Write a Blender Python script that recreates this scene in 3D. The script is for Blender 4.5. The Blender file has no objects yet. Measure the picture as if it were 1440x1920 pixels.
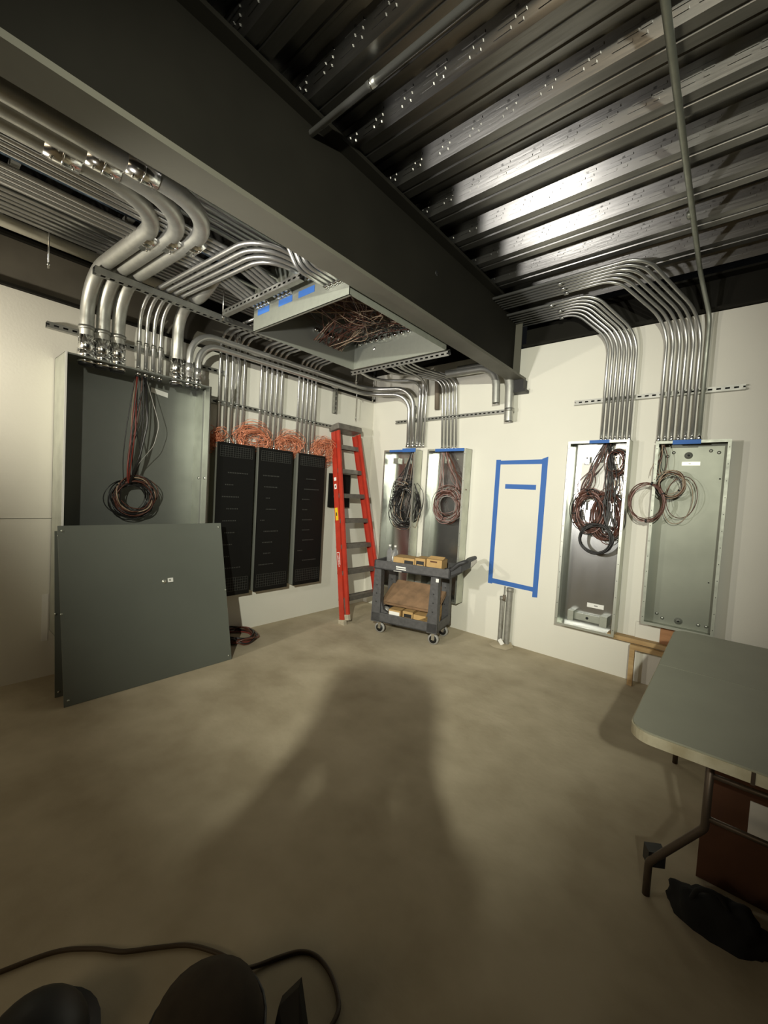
import bpy, bmesh, math, random
from mathutils import Vector, Matrix, noise
random.seed(7)
C = bpy.context.scene.collection
S = bpy.context.scene
# ------------------------------------------------------------------ camera
def cam_axes(yaw, pitch, roll):
    f = Vector((-math.sin(yaw)*math.cos(pitch), math.cos(yaw)*math.cos(pitch), math.sin(pitch)))
    r = Vector((math.cos(yaw), math.sin(yaw), 0)); u = r.cross(f)
    c, s = math.cos(roll), math.sin(roll)
    return c*r+s*u, -s*r+c*u, f
cd = bpy.data.cameras.new('camera'); cam = bpy.data.objects.new('camera', cd); C.objects.link(cam)
R_, U_, F_ = cam_axes(math.radians(40.354), math.radians(-2.51), math.radians(3.318))
M = Matrix((( R_.x, U_.x, -F_.x, 3.79), (R_.y, U_.y, -F_.y, -4.12), (R_.z, U_.z, -F_.z, 1.5), (0, 0, 0, 1)))
cam.matrix_world = M
cd.sensor_fit = 'VERTICAL'; cd.sensor_height = 24; cd.lens = 24*762/1920; cd.clip_start = .05
S.camera = cam
# ------------------------------------------------------------------ world, lamps, exposure
W = bpy.data.worlds.new('night'); S.world = W; W.use_nodes = True
W.node_tree.nodes['Background'].inputs[0].default_value = (.9, .95, 1, 1)
W.node_tree.nodes['Background'].inputs[1].default_value = .005
def spot(name, loc, target, power, size, blend, color, radius):
    l = bpy.data.lights.new(name, 'SPOT'); l.energy = power; l.spot_size = math.radians(size); l.spot_blend = blend
    l.color = color; l.shadow_soft_size = radius
    o = bpy.data.objects.new(name, l); C.objects.link(o); o.location = loc
    o.rotation_euler = (Vector(target)-Vector(loc)).to_track_quat('-Z', 'Y').to_euler()
    return o
spot('work_light_behind', (4.43, -5.65, 2.48), (.75, 0, 1.55), 1050, 68, 1.0, (1, 1, .84), .04)
spot('work_light_centre', (1.80, -4.45, 1.85), (1.55, 0, 2.4), 260, 92, 1.0, (1, .97, .91), .06)
spot('work_light_left', (.50, -4.75, 2.15), (1.1, 0, 2.3), 125, 128, 1.0, (1, .93, .78), .05)
la = bpy.data.lights.new('warm_fill_light', 'AREA'); la.shape = 'RECTANGLE'; la.size = 2.4; la.size_y = 1.0; la.energy = 26; la.color = (1, .80, .52)  # added warm fill behind the camera, no such lamp is known
lo = bpy.data.objects.new('warm_fill_light', la); C.objects.link(lo); lo.location = (2.4, -7.9, 2.3); lo.rotation_euler = (Vector((-.25, 1, -.08))).to_track_quat('-Z', 'Y').to_euler()
S.view_settings.view_transform = 'Standard'; S.view_settings.look = 'None'
S.view_settings.exposure = 0.08; S.view_settings.gamma = 1
# ------------------------------------------------------------------ materials
MAT = {}
def mat(name, col, rough=.5, metal=0, nscale=0, namt=0, bump=0, bscale=40, col2=None, stretch=None, trans=0, spec=None):
    m = bpy.data.materials.new(name); m.use_nodes = True; nt = m.node_tree; b = nt.nodes['Principled BSDF']
    b.inputs['Base Color'].default_value = (*col, 1); b.inputs['Roughness'].default_value = rough; b.inputs['Metallic'].default_value = metal
    if trans: b.inputs['Transmission Weight'].default_value = trans
    if spec is not None: b.inputs['Specular IOR Level'].default_value = spec
    tc = nt.nodes.new('ShaderNodeTexCoord'); mp = nt.nodes.new('ShaderNodeMapping')
    nt.links.new(tc.outputs['Object'], mp.inputs[0])
    if stretch: mp.inputs['Scale'].default_value = stretch
    if nscale:
        n = nt.nodes.new('ShaderNodeTexNoise'); n.inputs['Scale'].default_value = nscale; n.inputs['Detail'].default_value = 6
        nt.links.new(mp.outputs[0], n.inputs[0])
        cr = nt.nodes.new('ShaderNodeValToRGB'); c2 = col2 or tuple(c*(1-namt) for c in col)
        cr.color_ramp.elements[0].position = .32; cr.color_ramp.elements[1].position = .68
        cr.color_ramp.elements[0].color = (*c2, 1); cr.color_ramp.elements[1].color = (*col, 1)
        nt.links.new(n.outputs[0], cr.inputs[0]); nt.links.new(cr.outputs[0], b.inputs['Base Color'])
        if metal:
            mr = nt.nodes.new('ShaderNodeMapRange'); mr.inputs[3].default_value = rough*1.25; mr.inputs[4].default_value = rough*.75
            nt.links.new(n.outputs[0], mr.inputs[0]); nt.links.new(mr.outputs[0], b.inputs['Roughness'])
    if bump:
        n2 = nt.nodes.new('ShaderNodeTexNoise'); n2.inputs['Scale'].default_value = bscale; n2.inputs['Detail'].default_value = 5
        nt.links.new(mp.outputs[0], n2.inputs[0])
        bp = nt.nodes.new('ShaderNodeBump'); bp.inputs['Strength'].default_value = bump; bp.inputs['Distance'].default_value = .01
        nt.links.new(n2.outputs[0], bp.inputs['Height']); nt.links.new(bp.outputs[0], b.inputs['Normal'])
    MAT[name] = m; return m
mat('wall_paint', (.72, .70, .62), .75, nscale=1.3, namt=.06, bump=.06, bscale=60)
mat('floor_concrete', (.53, .46, .33), .88, nscale=2.6, col2=(.37, .31, .21), bump=.5, bscale=9)
mat('deck_steel', (.27, .265, .255), .31, 1, nscale=9, namt=.25, bump=.05, bscale=25, stretch=(.3, 3, 3))
mat('beam_steel_shaded', (.013, .012, .009), .7, 0, nscale=3, namt=.2, spec=.12)  # darker copy of the beam steel, with shade put into the colour
mat('beam_steel_lit', (.12, .115, .09), .6, .1, nscale=3, namt=.15)  # same steel made lighter, light from below put into the colour
mat('conduit', (.58, .58, .56), .36, .85, nscale=7, namt=.15)
mat('conduit_big', (.50, .50, .46), .45, .7, nscale=14, namt=.22)
mat('fitting', (.80, .80, .78), .18, 1)
mat('strut_steel', (.42, .42, .39), .45, .9, nscale=20, namt=.2)
mat('box_grey', (.27, .28, .255), .42, .55, nscale=2.2, namt=.16, bump=.03, bscale=9)
mat('galv_bright', (.62, .63, .62), .24, 1, nscale=5, namt=.18, bump=.02, bscale=7, stretch=(1, 1, .4))
mat('galv_dull', (.60, .62, .55), .40, .85, nscale=6, namt=.2, bump=.03, bscale=10)
mat('galv_smooth', (.27, .285, .235), .48, .6, nscale=2.5, namt=.14, bump=.02, bscale=5)
mat('galv_matte', (.42, .44, .38), .5, .7, nscale=16, namt=.18)
mat('cover_paint', (.125, .135, .115), .48, nscale=2, namt=.1)
mat('black_cover', (.005, .005, .0045), .6, spec=.2)
mat('panel_side', (.23, .235, .205), .5, .3)
mat('grille_line', (.07, .072, .065), .4, .3)
mat('tape_blue', (.035, .13, .42), .7)
mat('ladder_red', (.47, .040, .020), .42, nscale=12, namt=.2)
mat('ladder_metal', (.26, .24, .21), .5, .6, nscale=20, namt=.3)
mat('foot_rubber', (.52, .46, .35), .8, nscale=30, namt=.3)
mat('label_yellow', (.75, .50, .02), .5)
mat('label_white', (.80, .79, .75), .5)
mat('label_black', (.02, .02, .02), .5)
mat('cart_plastic', (.085, .083, .085), .6, nscale=30, namt=.3)
mat('cart_dark', (.03, .03, .032), .55)
mat('caster_rubber', (.35, .34, .32), .6)
mat('cardboard', (.47, .30, .12), .8, nscale=20, namt=.12)
mat('cardboard_dusty', (.33, .20, .11), .85, nscale=9, col2=(.20, .125, .07))
mat('cardboard_dark', (.10, .038, .016), .8, nscale=8, namt=.2)
mat('black', (.012, .012, .012), .5)
mat('black_cloth', (.008, .008, .008), .95)
mat('wire_black', (.015, .014, .014), .35)
mat('wire_brown', (.10, .035, .022), .4)
mat('wire_tan', (.34, .25, .17), .45)
mat('wire_grey', (.28, .27, .25), .4)
mat('wire_pink', (.32, .19, .17), .4)
mat('wire_red', (.22, .04, .03), .4)
mat('wire_copper', (.70, .27, .15), .4, .2)
mat('table_top', (.30, .30, .235), .42, nscale=4, namt=.10)
mat('table_edge', (.56, .52, .39), .6, nscale=12, col2=(.36, .31, .20))
mat('table_leg', (.10, .075, .055), .45, .6)
mat('wood', (.50, .35, .17), .7, nscale=5, col2=(.36, .22, .09), stretch=(1, 6, 6))
mat('plywood', (.40, .20, .09), .7, nscale=5, col2=(.30, .14, .06), stretch=(1, 6, 6))
mat('pvc_white', (.86, .82, .68), .6, nscale=8, namt=.15)
mat('blue_conduit', (.30, .42, .62), .35, .9)
mat('rust', (.15, .12, .09), .7, .1)
mat('left_beam', (.15, .135, .105), .7, .1, nscale=2.5, namt=.35)
mat('cord_brown', (.06, .038, .018), .6)
mat('bag_tan', (.05, .036, .022), .9, nscale=20, namt=.3)
mat('clear_plastic', (.85, .85, .85), .08, 0, trans=.85)
mat('skin', (.5, .3, .2), .6)
mat('stub_dusty', (.36, .35, .31), .6, .5, nscale=20, namt=.3)
# ------------------------------------------------------------------ mesh builder
class MB:
    def __init__(s, xf=None): s.v = []; s.f = []; s.m = []; s.sm = []; s.mats = []; s.xf = xf
    def mi(s, name):
        if name not in s.mats: s.mats.append(name)
        return s.mats.index(name)
    def add(s, vs, fs, m, smooth=False):
        o = len(s.v); k = s.mi(m)
        for p in vs:
            p = Vector(p); s.v.append(s.xf @ p if s.xf else p)
        for f in fs: s.f.append([i+o for i in f]); s.m.append(k); s.sm.append(smooth)
        return s
    def hexa(s, p, m):
        return s.add(p, [(0,3,2,1),(4,5,6,7),(0,1,5,4),(1,2,6,5),(2,3,7,6),(3,0,4,7)], m)
    def box(s, a, b, m):
        x0,y0,z0 = [min(a[i],b[i]) for i in range(3)]; x1,y1,z1 = [max(a[i],b[i]) for i in range(3)]
        return s.hexa([(x0,y0,z0),(x1,y0,z0),(x1,y1,z0),(x0,y1,z0),(x0,y0,z1),(x1,y0,z1),(x1,y1,z1),(x0,y1,z1)], m)
    def obox(s, c, ax, h, m):
        c = Vector(c); a = [Vector(ax[i]).normalized()*h[i] for i in range(3)]
        if a[0].cross(a[1]).dot(a[2]) < 0: a[2] = -a[2]
        P = [c-a[0]-a[1]-a[2], c+a[0]-a[1]-a[2], c+a[0]+a[1]-a[2], c-a[0]+a[1]-a[2], c-a[0]-a[1]+a[2], c+a[0]-a[1]+a[2], c+a[0]+a[1]+a[2], c-a[0]+a[1]+a[2]]
        return s.hexa(P, m)
    def beam(s, p0, p1, w, h, m, up=(0,0,1)):
        p0 = Vector(p0); p1 = Vector(p1); d = p1-p0; u = Vector(up); sd = d.cross(u).normalized(); u2 = sd.cross(d).normalized()
        return s.obox((p0+p1)/2, (d, sd, u2), (d.length/2, w/2, h/2), m)
    def tube(s, path, r, m, seg=10, caps=True, closed=False):
        P = [Vector(p) for p in path]; n = len(P); vs = []; fs = []
        t0 = (P[1]-P[0]).normalized(); a = t0.orthogonal().normalized(); prev = t0
        for i, p in enumerate(P):
            if closed: t = (P[(i+1) % n]-P[i-1]).normalized()
            elif i == 0: t = t0
            elif i == n-1: t = (P[-1]-P[-2]).normalized()
            else: t = ((P[i+1]-p).normalized()+(p-P[i-1]).normalized()).normalized()
            a = (prev.rotation_difference(t)) @ a; a = (a-t*a.dot(t)).normalized(); b = t.cross(a); prev = t
            rr = r[i] if isinstance(r, (list, tuple)) else r
            for k in range(seg):
                an = 2*math.pi*k/seg; vs.append(p+(a*math.cos(an)+b*math.sin(an))*rr)
        last = n if closed else n-1
        for i in range(last):
            j = (i+1) % n
            for k in range(seg):
                k2 = (k+1) % seg; fs.append((i*seg+k, i*seg+k2, j*seg+k2, j*seg+k))
        if caps and not closed:
            fs.append(tuple(reversed(range(seg)))); fs.append(tuple(range((n-1)*seg, n*seg)))
        return s.add(vs, fs, m, True)
    def cyl(s, p0, p1, r, m, seg=16, r1=None):
        return s.tube([p0, p1], [r, r1 if r1 is not None else r], m, seg)
    def pipe(s, path, r, m, seg=16, wall=.006):          # open ended hollow pipe
        s.tube(path, r, m, seg, caps=False)
        s.tube(list(reversed(path)), r-wall, m, seg, caps=False)
        for e, q in ((0, 1), (-1, -2)):
            p = Vector(path[e]); t = (p-Vector(path[q])).normalized(); a = t.orthogonal().normalized(); b = t.cross(a); vs = []
            for k in range(seg):
                an = 2*math.pi*k/seg; d = a*math.cos(an)+b*math.sin(an); vs += [p+d*r, p+d*(r-wall)]
            s.add(vs, [(2*k, 2*((k+1) % seg), 2*((k+1) % seg)+1, 2*k+1) for k in range(seg)], m)
        return s
    def prism(s, poly, off, m):
        n = len(poly); off = Vector(off); vs = [Vector(p) for p in poly]+[Vector(p)+off for p in poly]
        fs = [tuple(range(n))[::-1], tuple(range(n, 2*n))]+[(i, (i+1) % n, n+(i+1) % n, n+i) for i in range(n)]
        return s.add(vs, fs, m)
    def sphere(s, c, r, m, seg=16, rings=8, sc=(1,1,1), zmin=-1):
        c = Vector(c); vs = []; fs = []
        t0 = math.acos(max(-1, min(1, zmin)))
        for i in range(rings+1):
            th = t0*i/rings
            for k in range(seg):
                ph = 2*math.pi*k/seg; vs.append(c+Vector((r*sc[0]*math.sin(th)*math.cos(ph), r*sc[1]*math.sin(th)*math.sin(ph), r*sc[2]*math.cos(th))))
        for i in range(rings):
            for k in range(seg): fs.append((i*seg+k, (i+1)*seg+k, (i+1)*seg+(k+1) % seg, i*seg+(k+1) % seg))
        return s.add(vs, fs, m, True)
    def build(s, name, parent=None, label=None, cat=None, group=None, kind=None, bevel=0, origin=None):
        if not s.v: return None
        n = len(s.v)
        if origin is not None: c = Vector(origin)
        else:
            lo = [min(v[i] for v in s.v) for i in range(3)]; hi = [max(v[i] for v in s.v) for i in range(3)]
            c = Vector(((lo[0]+hi[0])/2, (lo[1]+hi[1])/2, lo[2]))
        me = bpy.data.meshes.new(name); me.from_pydata([v-c for v in s.v], [], s.f)
        for m_ in s.mats: me.materials.append(MAT[m_])
        me.polygons.foreach_set('material_index', s.m); me.polygons.foreach_set('use_smooth', s.sm); me.update()
        bm = bmesh.new(); bm.from_mesh(me); bmesh.ops.recalc_face_normals(bm, faces=bm.faces); bm.to_mesh(me); bm.free()
        o = bpy.data.objects.new(name, me); C.objects.link(o); base = Vector((0, 0, 0))
        if parent:
            o.parent = parent; p = parent
            while p: base += p.location; p = p.parent
        o.location = c-base
        if bevel:
            b = o.modifiers.new('bevel', 'BEVEL'); b.width = bevel; b.segments = 2; b.limit_method = 'ANGLE'
        tag(o, label, cat, group, kind); return o
def tag(o, label=None, cat=None, group=None, kind=None):
    for k, v in (('label', label), ('category', cat), ('group', group), ('kind', kind)):
        if v: o[k] = v
def thing(name, loc, label, cat, group=None):
    o = bpy.data.objects.new(name, None); C.objects.link(o); o.location = loc; o.empty_display_size = .1
    tag(o, label, cat, group); return o
def fil(pts, r, n=8):                                  # polyline with rounded corners
    P = [Vector(p) for p in pts]; out = [P[0]]
    for i in range(1, len(P)-1):
        a = P[i-1]-P[i]; b = P[i+1]-P[i]; la, lb = a.length, b.length; a.normalize(); b.normalize()
        ang = a.angle(b)
        rr = r[i-1] if isinstance(r, (list, tuple)) else r
        if ang > math.pi-.02: out.append(P[i]); continue
        d = min(rr/math.tan(ang/2), la*.499, lb*.499); rr = d*math.tan(ang/2)
        cen = P[i]+(a+b).normalized()*(rr/math.sin(ang/2)); s0 = P[i]+a*d-cen; s1 = P[i]+b*d-cen
        tot = s0.angle(s1); ax = s0.cross(s1).normalized()
        for k in range(n+1): out.append(cen+Matrix.Rotation(tot*k/n, 3, ax) @ s0)
    out.append(P[-1]); return out
ORD = ['first', 'second', 'third', 'fourth', 'fifth', 'sixth', 'seventh', 'eighth', 'ninth', 'tenth', 'eleventh', 'twelfth', 'thirteenth', 'fourteenth', 'fifteenth', 'sixteenth']
# ------------------------------------------------------------------ structure
MB().box((-.3, -8, -.2), (8, .3, 0), 'floor_concrete').build('floor', kind='structure')
b = MB(); b.box((-.2, -8, 0), (0, 0, 2.742), 'wall_paint'); b.build('wall_left', kind='structure')
b = MB(); b.box((-.2, 0, 0), (8, .2, 3.08), 'wall_paint'); b.build('wall_back', kind='structure')
# rough floor edge strip of spilled joint compound along the left wall drywall joint
b = MB(); b.box((-.001, -8, 1.180), (.0015, -3.43, 1.184), 'panel_side'); b.build('trim_1', kind='structure')
# ribbed metal deck, embossed webs
def deck():
    b = MB(); p = .34; z0, z1 = 3.37, 3.455; X0, X1 = -.2, 8
    prof = []
    y = .3 - 0.0
    ks = range(-1, 24)
    base = -.495
    for k in ks:
        yb = base-p*k                      # bottom of the camera facing web
        prof += [(yb, z0), (yb-.052, z1), (yb-.10, z1), (yb-.106, z1-.008), (yb-.118, z1-.008), (yb-.124, z1), (yb-.172, z1), (yb-.216, z0), (yb-.27, z0), (yb-.274, z0+.009), (yb-.286, z0+.009), (yb-.29, z0)]
    vs = []; fs = []
    for (yy, zz) in prof: vs += [(X0, yy, zz), (X1, yy, zz)]
    for i in range(len(prof)-1): fs.append((2*i, 2*i+1, 2*i+3, 2*i+2))
    b.add(vs, fs, 'deck_steel')
    b.box((X0, -8.2, z1+.01), (X1, .3, z1+.12), 'deck_steel')
    n = Vector((0, -(z1-z0), -.052)).normalized()      # web normal, facing the room
    up = Vector((0, -.052, z1-z0)).normalized()
    for k in range(-1, 10):
        yb = base-p*k; P0 = Vector((0, yb, z0))
        x = 1.98
        while x < 6.2:
            for row, (s0, L) in enumerate(((.0, .075), (.022, .075), (.044, .075))):
                c = P0+up*(.036+.021*row)+n*.002; c.x = x+s0+L/2
                b.obox(c, ((1,0,0), up, n), (L/2, .0048, .0036), 'deck_steel')
            for row, (s0, L) in enumerate(((.105, .022), (.105, .038), (.105, .052))):
                c = P0+up*(.036+.021*row)+n*.002; c.x = x+s0+L/2
                b.obox(c, ((1,0,0), up, n), (L/2, .0048, .0036), 'deck_steel')
            x += .185
    o = b.build('ceiling', kind='structure')
    return o
deck()
# main beam
t = thing('steel_beam', (2.03, -8, 2.74), 'deep dark steel I-beam running overhead from upper left to the back wall', 'beam')
b = MB(); b.box((1.95, -8, 2.74), (2.11, -.03, 2.765), 'beam_steel_lit'); b.build('bottom_flange', t)
b = MB(); b.box((2.022, -8, 2.765), (2.038, -.03, 3.34), 'beam_steel_shaded'); b.cyl((2.0215, -1.62, 3.13), (2.0385, -1.62, 3.13), .02, 'black', 12); b.build('web', t)
b = MB(); b.box((1.95, -8, 3.34), (2.11, -.03, 3.362), 'beam_steel_shaded'); b.build('top_flange', t)
b = MB(); b.box((1.955, -.20, 2.765), (2.105, -.19, 3.34), 'beam_steel_lit'); b.build('stiffener_plate', t)
b = MB(); b.box((1.97, -.11, 2.61), (2.14, -.005, 2.64), 'black'); b.box((1.995, -.10, 2.64), (2.115, -.005, 2.74), 'black'); b.build('bearing_seat', t)
# beam on the back wall
t = thing('wall_beam', (4, -.05, 3.08), 'black steel beam lying along the top of the back wall right of the deep beam', 'beam')
b = MB(); b.box((2.06, -.06, 3.085), (8, .14, 3.10), 'beam_steel_shaded'); b.build('bottom_flange', t)
b = MB(); b.box((2.06, .03, 3.10), (8, .05, 3.345), 'beam_steel_shaded'); b.build('web', t)
b = MB(); b.box((2.06, -.06, 3.345), (8, .14, 3.362), 'beam_steel_shaded'); b.build('top_flange', t)
# back wall beam left of the main beam (above the wall, behind the runs)
b = MB(); b.box((0, -.012, 3.085), (1.9, .1, 3.362), 'beam_steel_shaded'); b.build('wall_beam', label='dark steel beam above the back wall between the corner and the deep beam', cat='beam')
# beam on the left wall
t = thing('wall_beam', (.03, -4, 2.742), 'brownish grey steel beam along the top of the left wall', 'beam')
b = MB(); b.box((-.15, -8, 2.745), (.028, -.01, 2.765), 'beam_steel_shaded'); b.build('bottom_flange', t)
b = MB(); b.box((-.03, -8, 2.765), (-.012, -.01, 3.07), 'left_beam'); b.build('web', t)
b = MB(); b.box((-.15, -8, 3.07), (.028, -.01, 3.09), 'beam_steel_shaded'); b.build('top_flange', t)
b = MB(); b.box((-.12, -8, 3.095), (-.02, -.01, 3.365), 'beam_steel_shaded'); b.build('closure_strip', label='dark closure strip between the left wall beam and the metal deck', cat='closure')
# ------------------------------------------------------------------ strut channels
def strut(name, p0, p1, face, label, group=None, w=.041, dpt=.041):
    p0 = Vector(p0); p1 = Vector(p1); L = (p1-p0).length; d = (p1-p0).normalized(); f = Vector(face).normalized(); u = f.cross(d).normalized()
    b = MB()
    for sg in (-1, 1):
        b.obox(p0+d*L/2+u*sg*(w/2-.00125), (d, u, f), (L/2, .00125, dpt/2), 'strut_steel')
        b.obox(p0+d*L/2+u*sg*(w/2-.0075)+f*(dpt/2), (d, u, f), (L/2, .0065, .00125), 'strut_steel')
    n = int(L/.052)
    for i in range(n):
        a = p0+d*(L*(i+.5)/n); b.obox(a+f*(dpt/2), (d, u, f), (.012, .0135, .0012), 'strut_steel')
    b.obox(p0+d*L/2-f*(dpt/2-.001), (d, u, f), (L/2, w/2, .001), 'black')
    return b.build(name, label=label, cat='strut', group=group)
strut('strut_channel', (.021, -3.486, 2.56), (.021, -2.15, 2.56), (1,0,0), 'slotted steel strut on left wall behind the thick conduits of the wide grey cabinet')
strut('strut_channel', (.021, -2.36, 2.28), (.021, -.70, 2.28), (1,0,0), 'slotted steel strut on left wall behind the three conduit bundles over the black panels')
strut('strut_channel', (.43, -.021, 2.43), (1.99, -.021, 2.445), (0,-1,0), 'slotted steel strut on back wall left of the beam end, above the cart')
strut('strut_channel', (2.60, -.021, 2.462), (3.81, -.021, 2.464), (0,-1,0), 'slotted steel strut on back wall behind the two right conduit bundles')
strut('trapeze_strut', (.50, -3.33, 2.862), (.50, -1.95, 2.862), (0,0,-1), 'long grey overhead strut the thick conduits rest on, parallel to left wall', w=.06)
strut('trapeze_strut', (.66, -2.50, 2.845), (1.62, -2.50, 2.845), (0,-1,0), 'short overhead slotted strut just in front of the open pull box')
strut('trapeze_strut', (.80, -1.215, 2.70), (1.93, -1.215, 2.70), (0,-1,-.6), 'overhead slotted strut just behind the open pull box')
strut('hanger_strut', (.03, -.74, 2.45), (.03, -.74, 2.742), (1,0,0), 'short upright strut on left wall above the ladder top')
# hanger rods
def rod(p, z0, z1, label):
    b = MB(); b.cyl((p[0], p[1], z0), (p[0], p[1], z1), .005, 'fitting', 8); b.cyl((p[0], p[1], z0+.02), (p[0], p[1], z0+.035), .011, 'fitting', 6)
    b.build('threaded_rod', label=label, cat='rod', group='hanger rods')
rod((.25, -3.52), 2.86, 3.37, 'thin threaded rod hanging in front of the left wall beam, left of the thick bends')
rod((.62, -2.50), 2.80, 3.37, 'threaded rod at the left end of the short strut in front of the pull box')
rod((.06, -.40), 2.42, 3.37, 'long thin rod dropping behind the ladder cap near the corner')
rod((.06, -.10), 2.72, 3.37, 'short thin rod hanging in the corner beside the ladder')
rod((.50, -2.02), 2.84, 3.37, 'threaded rod holding the long overhead strut above the black panels')
rod((.62, -.98), 2.66, 3.37, 'threaded rod at the back corner of the pull box')
# ------------------------------------------------------------------ conduits
def conduit(path, rad, r, label, group, m='conduit', clamps=(), couplings=(), start_fit=True, end_fit=False, seg=10, name='conduit'):
    pts = fil(path, rad)
    P0 = Vector(path[0]); t = thing(name, P0, label, 'conduit', group)
    b = MB(); b.tube(pts, r, m, seg); b.build('pipe', t)
    if start_fit:
        d = (pts[1]-pts[0]).normalized(); b = MB(); b.cyl(P0, P0+d*(.02+r*.8), r*1.25, 'fitting', 12); b.cyl(P0+d*.003, P0+d*.010, r*1.5, 'fitting', 8); b.build('connector', t)
    if end_fit:
        d = (pts[-2]-pts[-1]).normalized(); b = MB(); b.cyl(pts[-1], pts[-1]+d*(.02+r*.8), r*1.25, 'fitting', 12); b.cyl(pts[-1]+d*.003, pts[-1]+d*.010, r*1.5, 'fitting', 8); b.build('connector', t)
    for (p, d) in couplings:
        p = Vector(p); d = Vector(d).normalized(); h = r*1.5; b = MB()
        b.cyl(p-d*h, p+d*h, r*1.13, 'fitting' if r > .03 else m, 14); b.cyl(p-d*.003, p+d*.003, r*1.18, 'fitting', 14)
        if r > .03:
            o1 = d.orthogonal().normalized()
            for sg in (-.6, .6):
                for an in (0, 2.1, 4.2):
                    q = Matrix.Rotation(an, 3, d) @ o1; b.cyl(p+d*h*sg+q*r*1.1, p+d*h*sg+q*(r*1.1+.010), .006, 'fitting', 8)
        b.build('coupling', t)
    for (p, d) in clamps:
        p = Vector(p); d = Vector(d).normalized(); b = MB(); b.cyl(p-d*.013, p+d*.013, r*1.16+.001, 'strut_steel', 12)
        b.build('clamp', t)
    return t
Z = (0,0,1)
# three thick conduits from the wide cabinet: up, over, toward the viewer
for i in range(3):
    y = -3.29+.098*i; xe = 1.42+.092*i; yr = -3.205+.098*i
    conduit([(.2, y, 2.342), (.2, y, 2.93), (xe, yr, 2.93), (xe+.02, -8, 2.95)], [.33, .30], .044,
            ['leftmost', 'middle', 'rightmost'][i]+' of the three thick conduits bending up from the wide grey cabinet', 'thick conduits from the wide cabinet', 'conduit_big',
            clamps=[((.2, y, 2.56), Z)], couplings=[((.2, y, 2.44), Z), ((xe-.37, yr, 2.93), (1,0,0)), ((xe, [-3.68, -3.55, -3.42][i], 2.93), (0,1,0))], seg=20, name='thick_conduit')
# four slim conduits: up, over the strut, then toward the pull box
for i in range(4):
    y = -2.955+.052*i
    conduit([(.21, y, 2.342), (.21, y, 2.905), (1.66-.045*i, y+.10, 2.905), (1.70-.05*i, -2.382, 2.905)], [.22, .22], .0145,
            ORD[i]+' from the left of four slim conduits arching over to the pull box', 'slim conduits from the wide cabinet',
            clamps=[((.21, y, 2.56), Z)], end_fit=True)
# thick conduit and two medium ones turning along the wall
conduit([(.2, -2.665, 2.342), (.2, -2.665, 2.93), (.62, -2.665, 2.93), (1.1, -2.62, 3.2)], [.32, .3], .044, 'lone thick conduit rising near the right end of the wide grey cabinet',
        'thick conduits from the wide cabinet', 'conduit_big', clamps=[], couplings=[((.2, -2.665, 2.45), Z)], seg=20, name='thick_conduit')
MED = [((.30, -2.60), .27, 2.80), ((.30, -2.53), .19, 2.735)]
conduit([(.25, -2.585, 2.342), (.25, -2.585, 2.775), (.22, -.36, 2.80), (.76, -.14, 2.80), (.76, -.075, 2.10)], [.26, .30, .22], .027,
        'upper medium conduit running along the left wall to the cabinet behind the cart', 'medium conduits along the left wall', clamps=[((.76, -.075, 2.435), Z)], couplings=[((.22, -1.95, 2.785), (0,1,0)), ((.25, -2.585, 2.46), Z), ((.745, -.08, 2.56), Z)], seg=14, name='medium_conduit', end_fit=True)
conduit([(.25, -2.515, 2.342), (.25, -2.515, 2.70), (.20, -.40, 2.735), (.695, -.12, 2.735), (.685, -.075, 2.10)], [.20, .30, .20], .025,
        'lower medium conduit running along the left wall to the cabinet behind the cart', 'medium conduits along the left wall', clamps=[((.685, -.075, 2.435), Z)], couplings=[((.25, -2.515, 2.44), Z), ((.20, -.9, 2.725), (0,1,0))], seg=14, name='medium_conduit', end_fit=True)
conduit([(1.15, -1.27, 2.86), (.55, -1.0, 2.86), (.42, -.45, 2.86), (.80, -.2, 2.87), (.82, -.075, 2.84), (.82, -.075, 2.10)], [.3, .3, .25, .1, .1], .018,
        'upper slim conduit curving from the pull box into the corner', 'curved conduits in the corner', name='conduit', end_fit=True, start_fit=False)
conduit([(1.35, -1.2, 2.93), (.70, -.75, 2.93), (.62, -.38, 2.93), (.86, -.2, 2.93), (.865, -.075, 2.88), (.865, -.075, 2.10)], [.3, .3, .25, .1, .1], .018,
        'inner slim conduit curving from the pull box into the corner', 'curved conduits in the corner', end_fit=True, start_fit=False)
for i in range(3):
    x = .905+.0*i
conduit([(1.20, -1.2, 2.90), (.92, -.55, 2.90), (.905, -.06, 2.90), (.905, -.06, 2.10)], [.3, .2], .0125, 'slim conduit right of the medium pair over the cabinet behind the cart', 'curved conduits in the corner', end_fit=True, start_fit=False)
# bundles above the three black panels
for g, (ya, yb) in enumerate(((-2.215, -1.965), (-1.775, -1.525), (-1.30, -1.06))):
    for i in range(5):
        y = ya+(yb-ya)*i/4
        conduit([(.05, y, 1.90), (.05, y, 2.92), (.866, y, 2.92)] if g != 2 else [(.05, y, 1.90), (.05, y, 2.92), (.868, y-.10, 2.92)], .14, .0125,
                ORD[i]+' from the left of five conduits over the '+['left', 'middle', 'right'][g]+' black panel', 'conduits over the '+['left', 'middle', 'right'][g]+' black panel',
                clamps=[((.05, y, 2.28), Z)])
# bundle above cabinet B
for i in range(5):
    x = 1.165+.047*i; xo = -.0
    conduit([(x, -.045, 2.06), (x-.05, -.045, 2.86), (x-.40+.02*i, -.30-.05*i, 2.93), (x-.25+.06*i, -1.25, 2.90)], [.13, .25], .0125,
            ORD[i]+' from the left of five conduits over the second cabinet behind the cart', 'conduits over the second cabinet behind the cart', clamps=[((x-.02, -.045, 2.437), Z)], end_fit=True)
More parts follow.
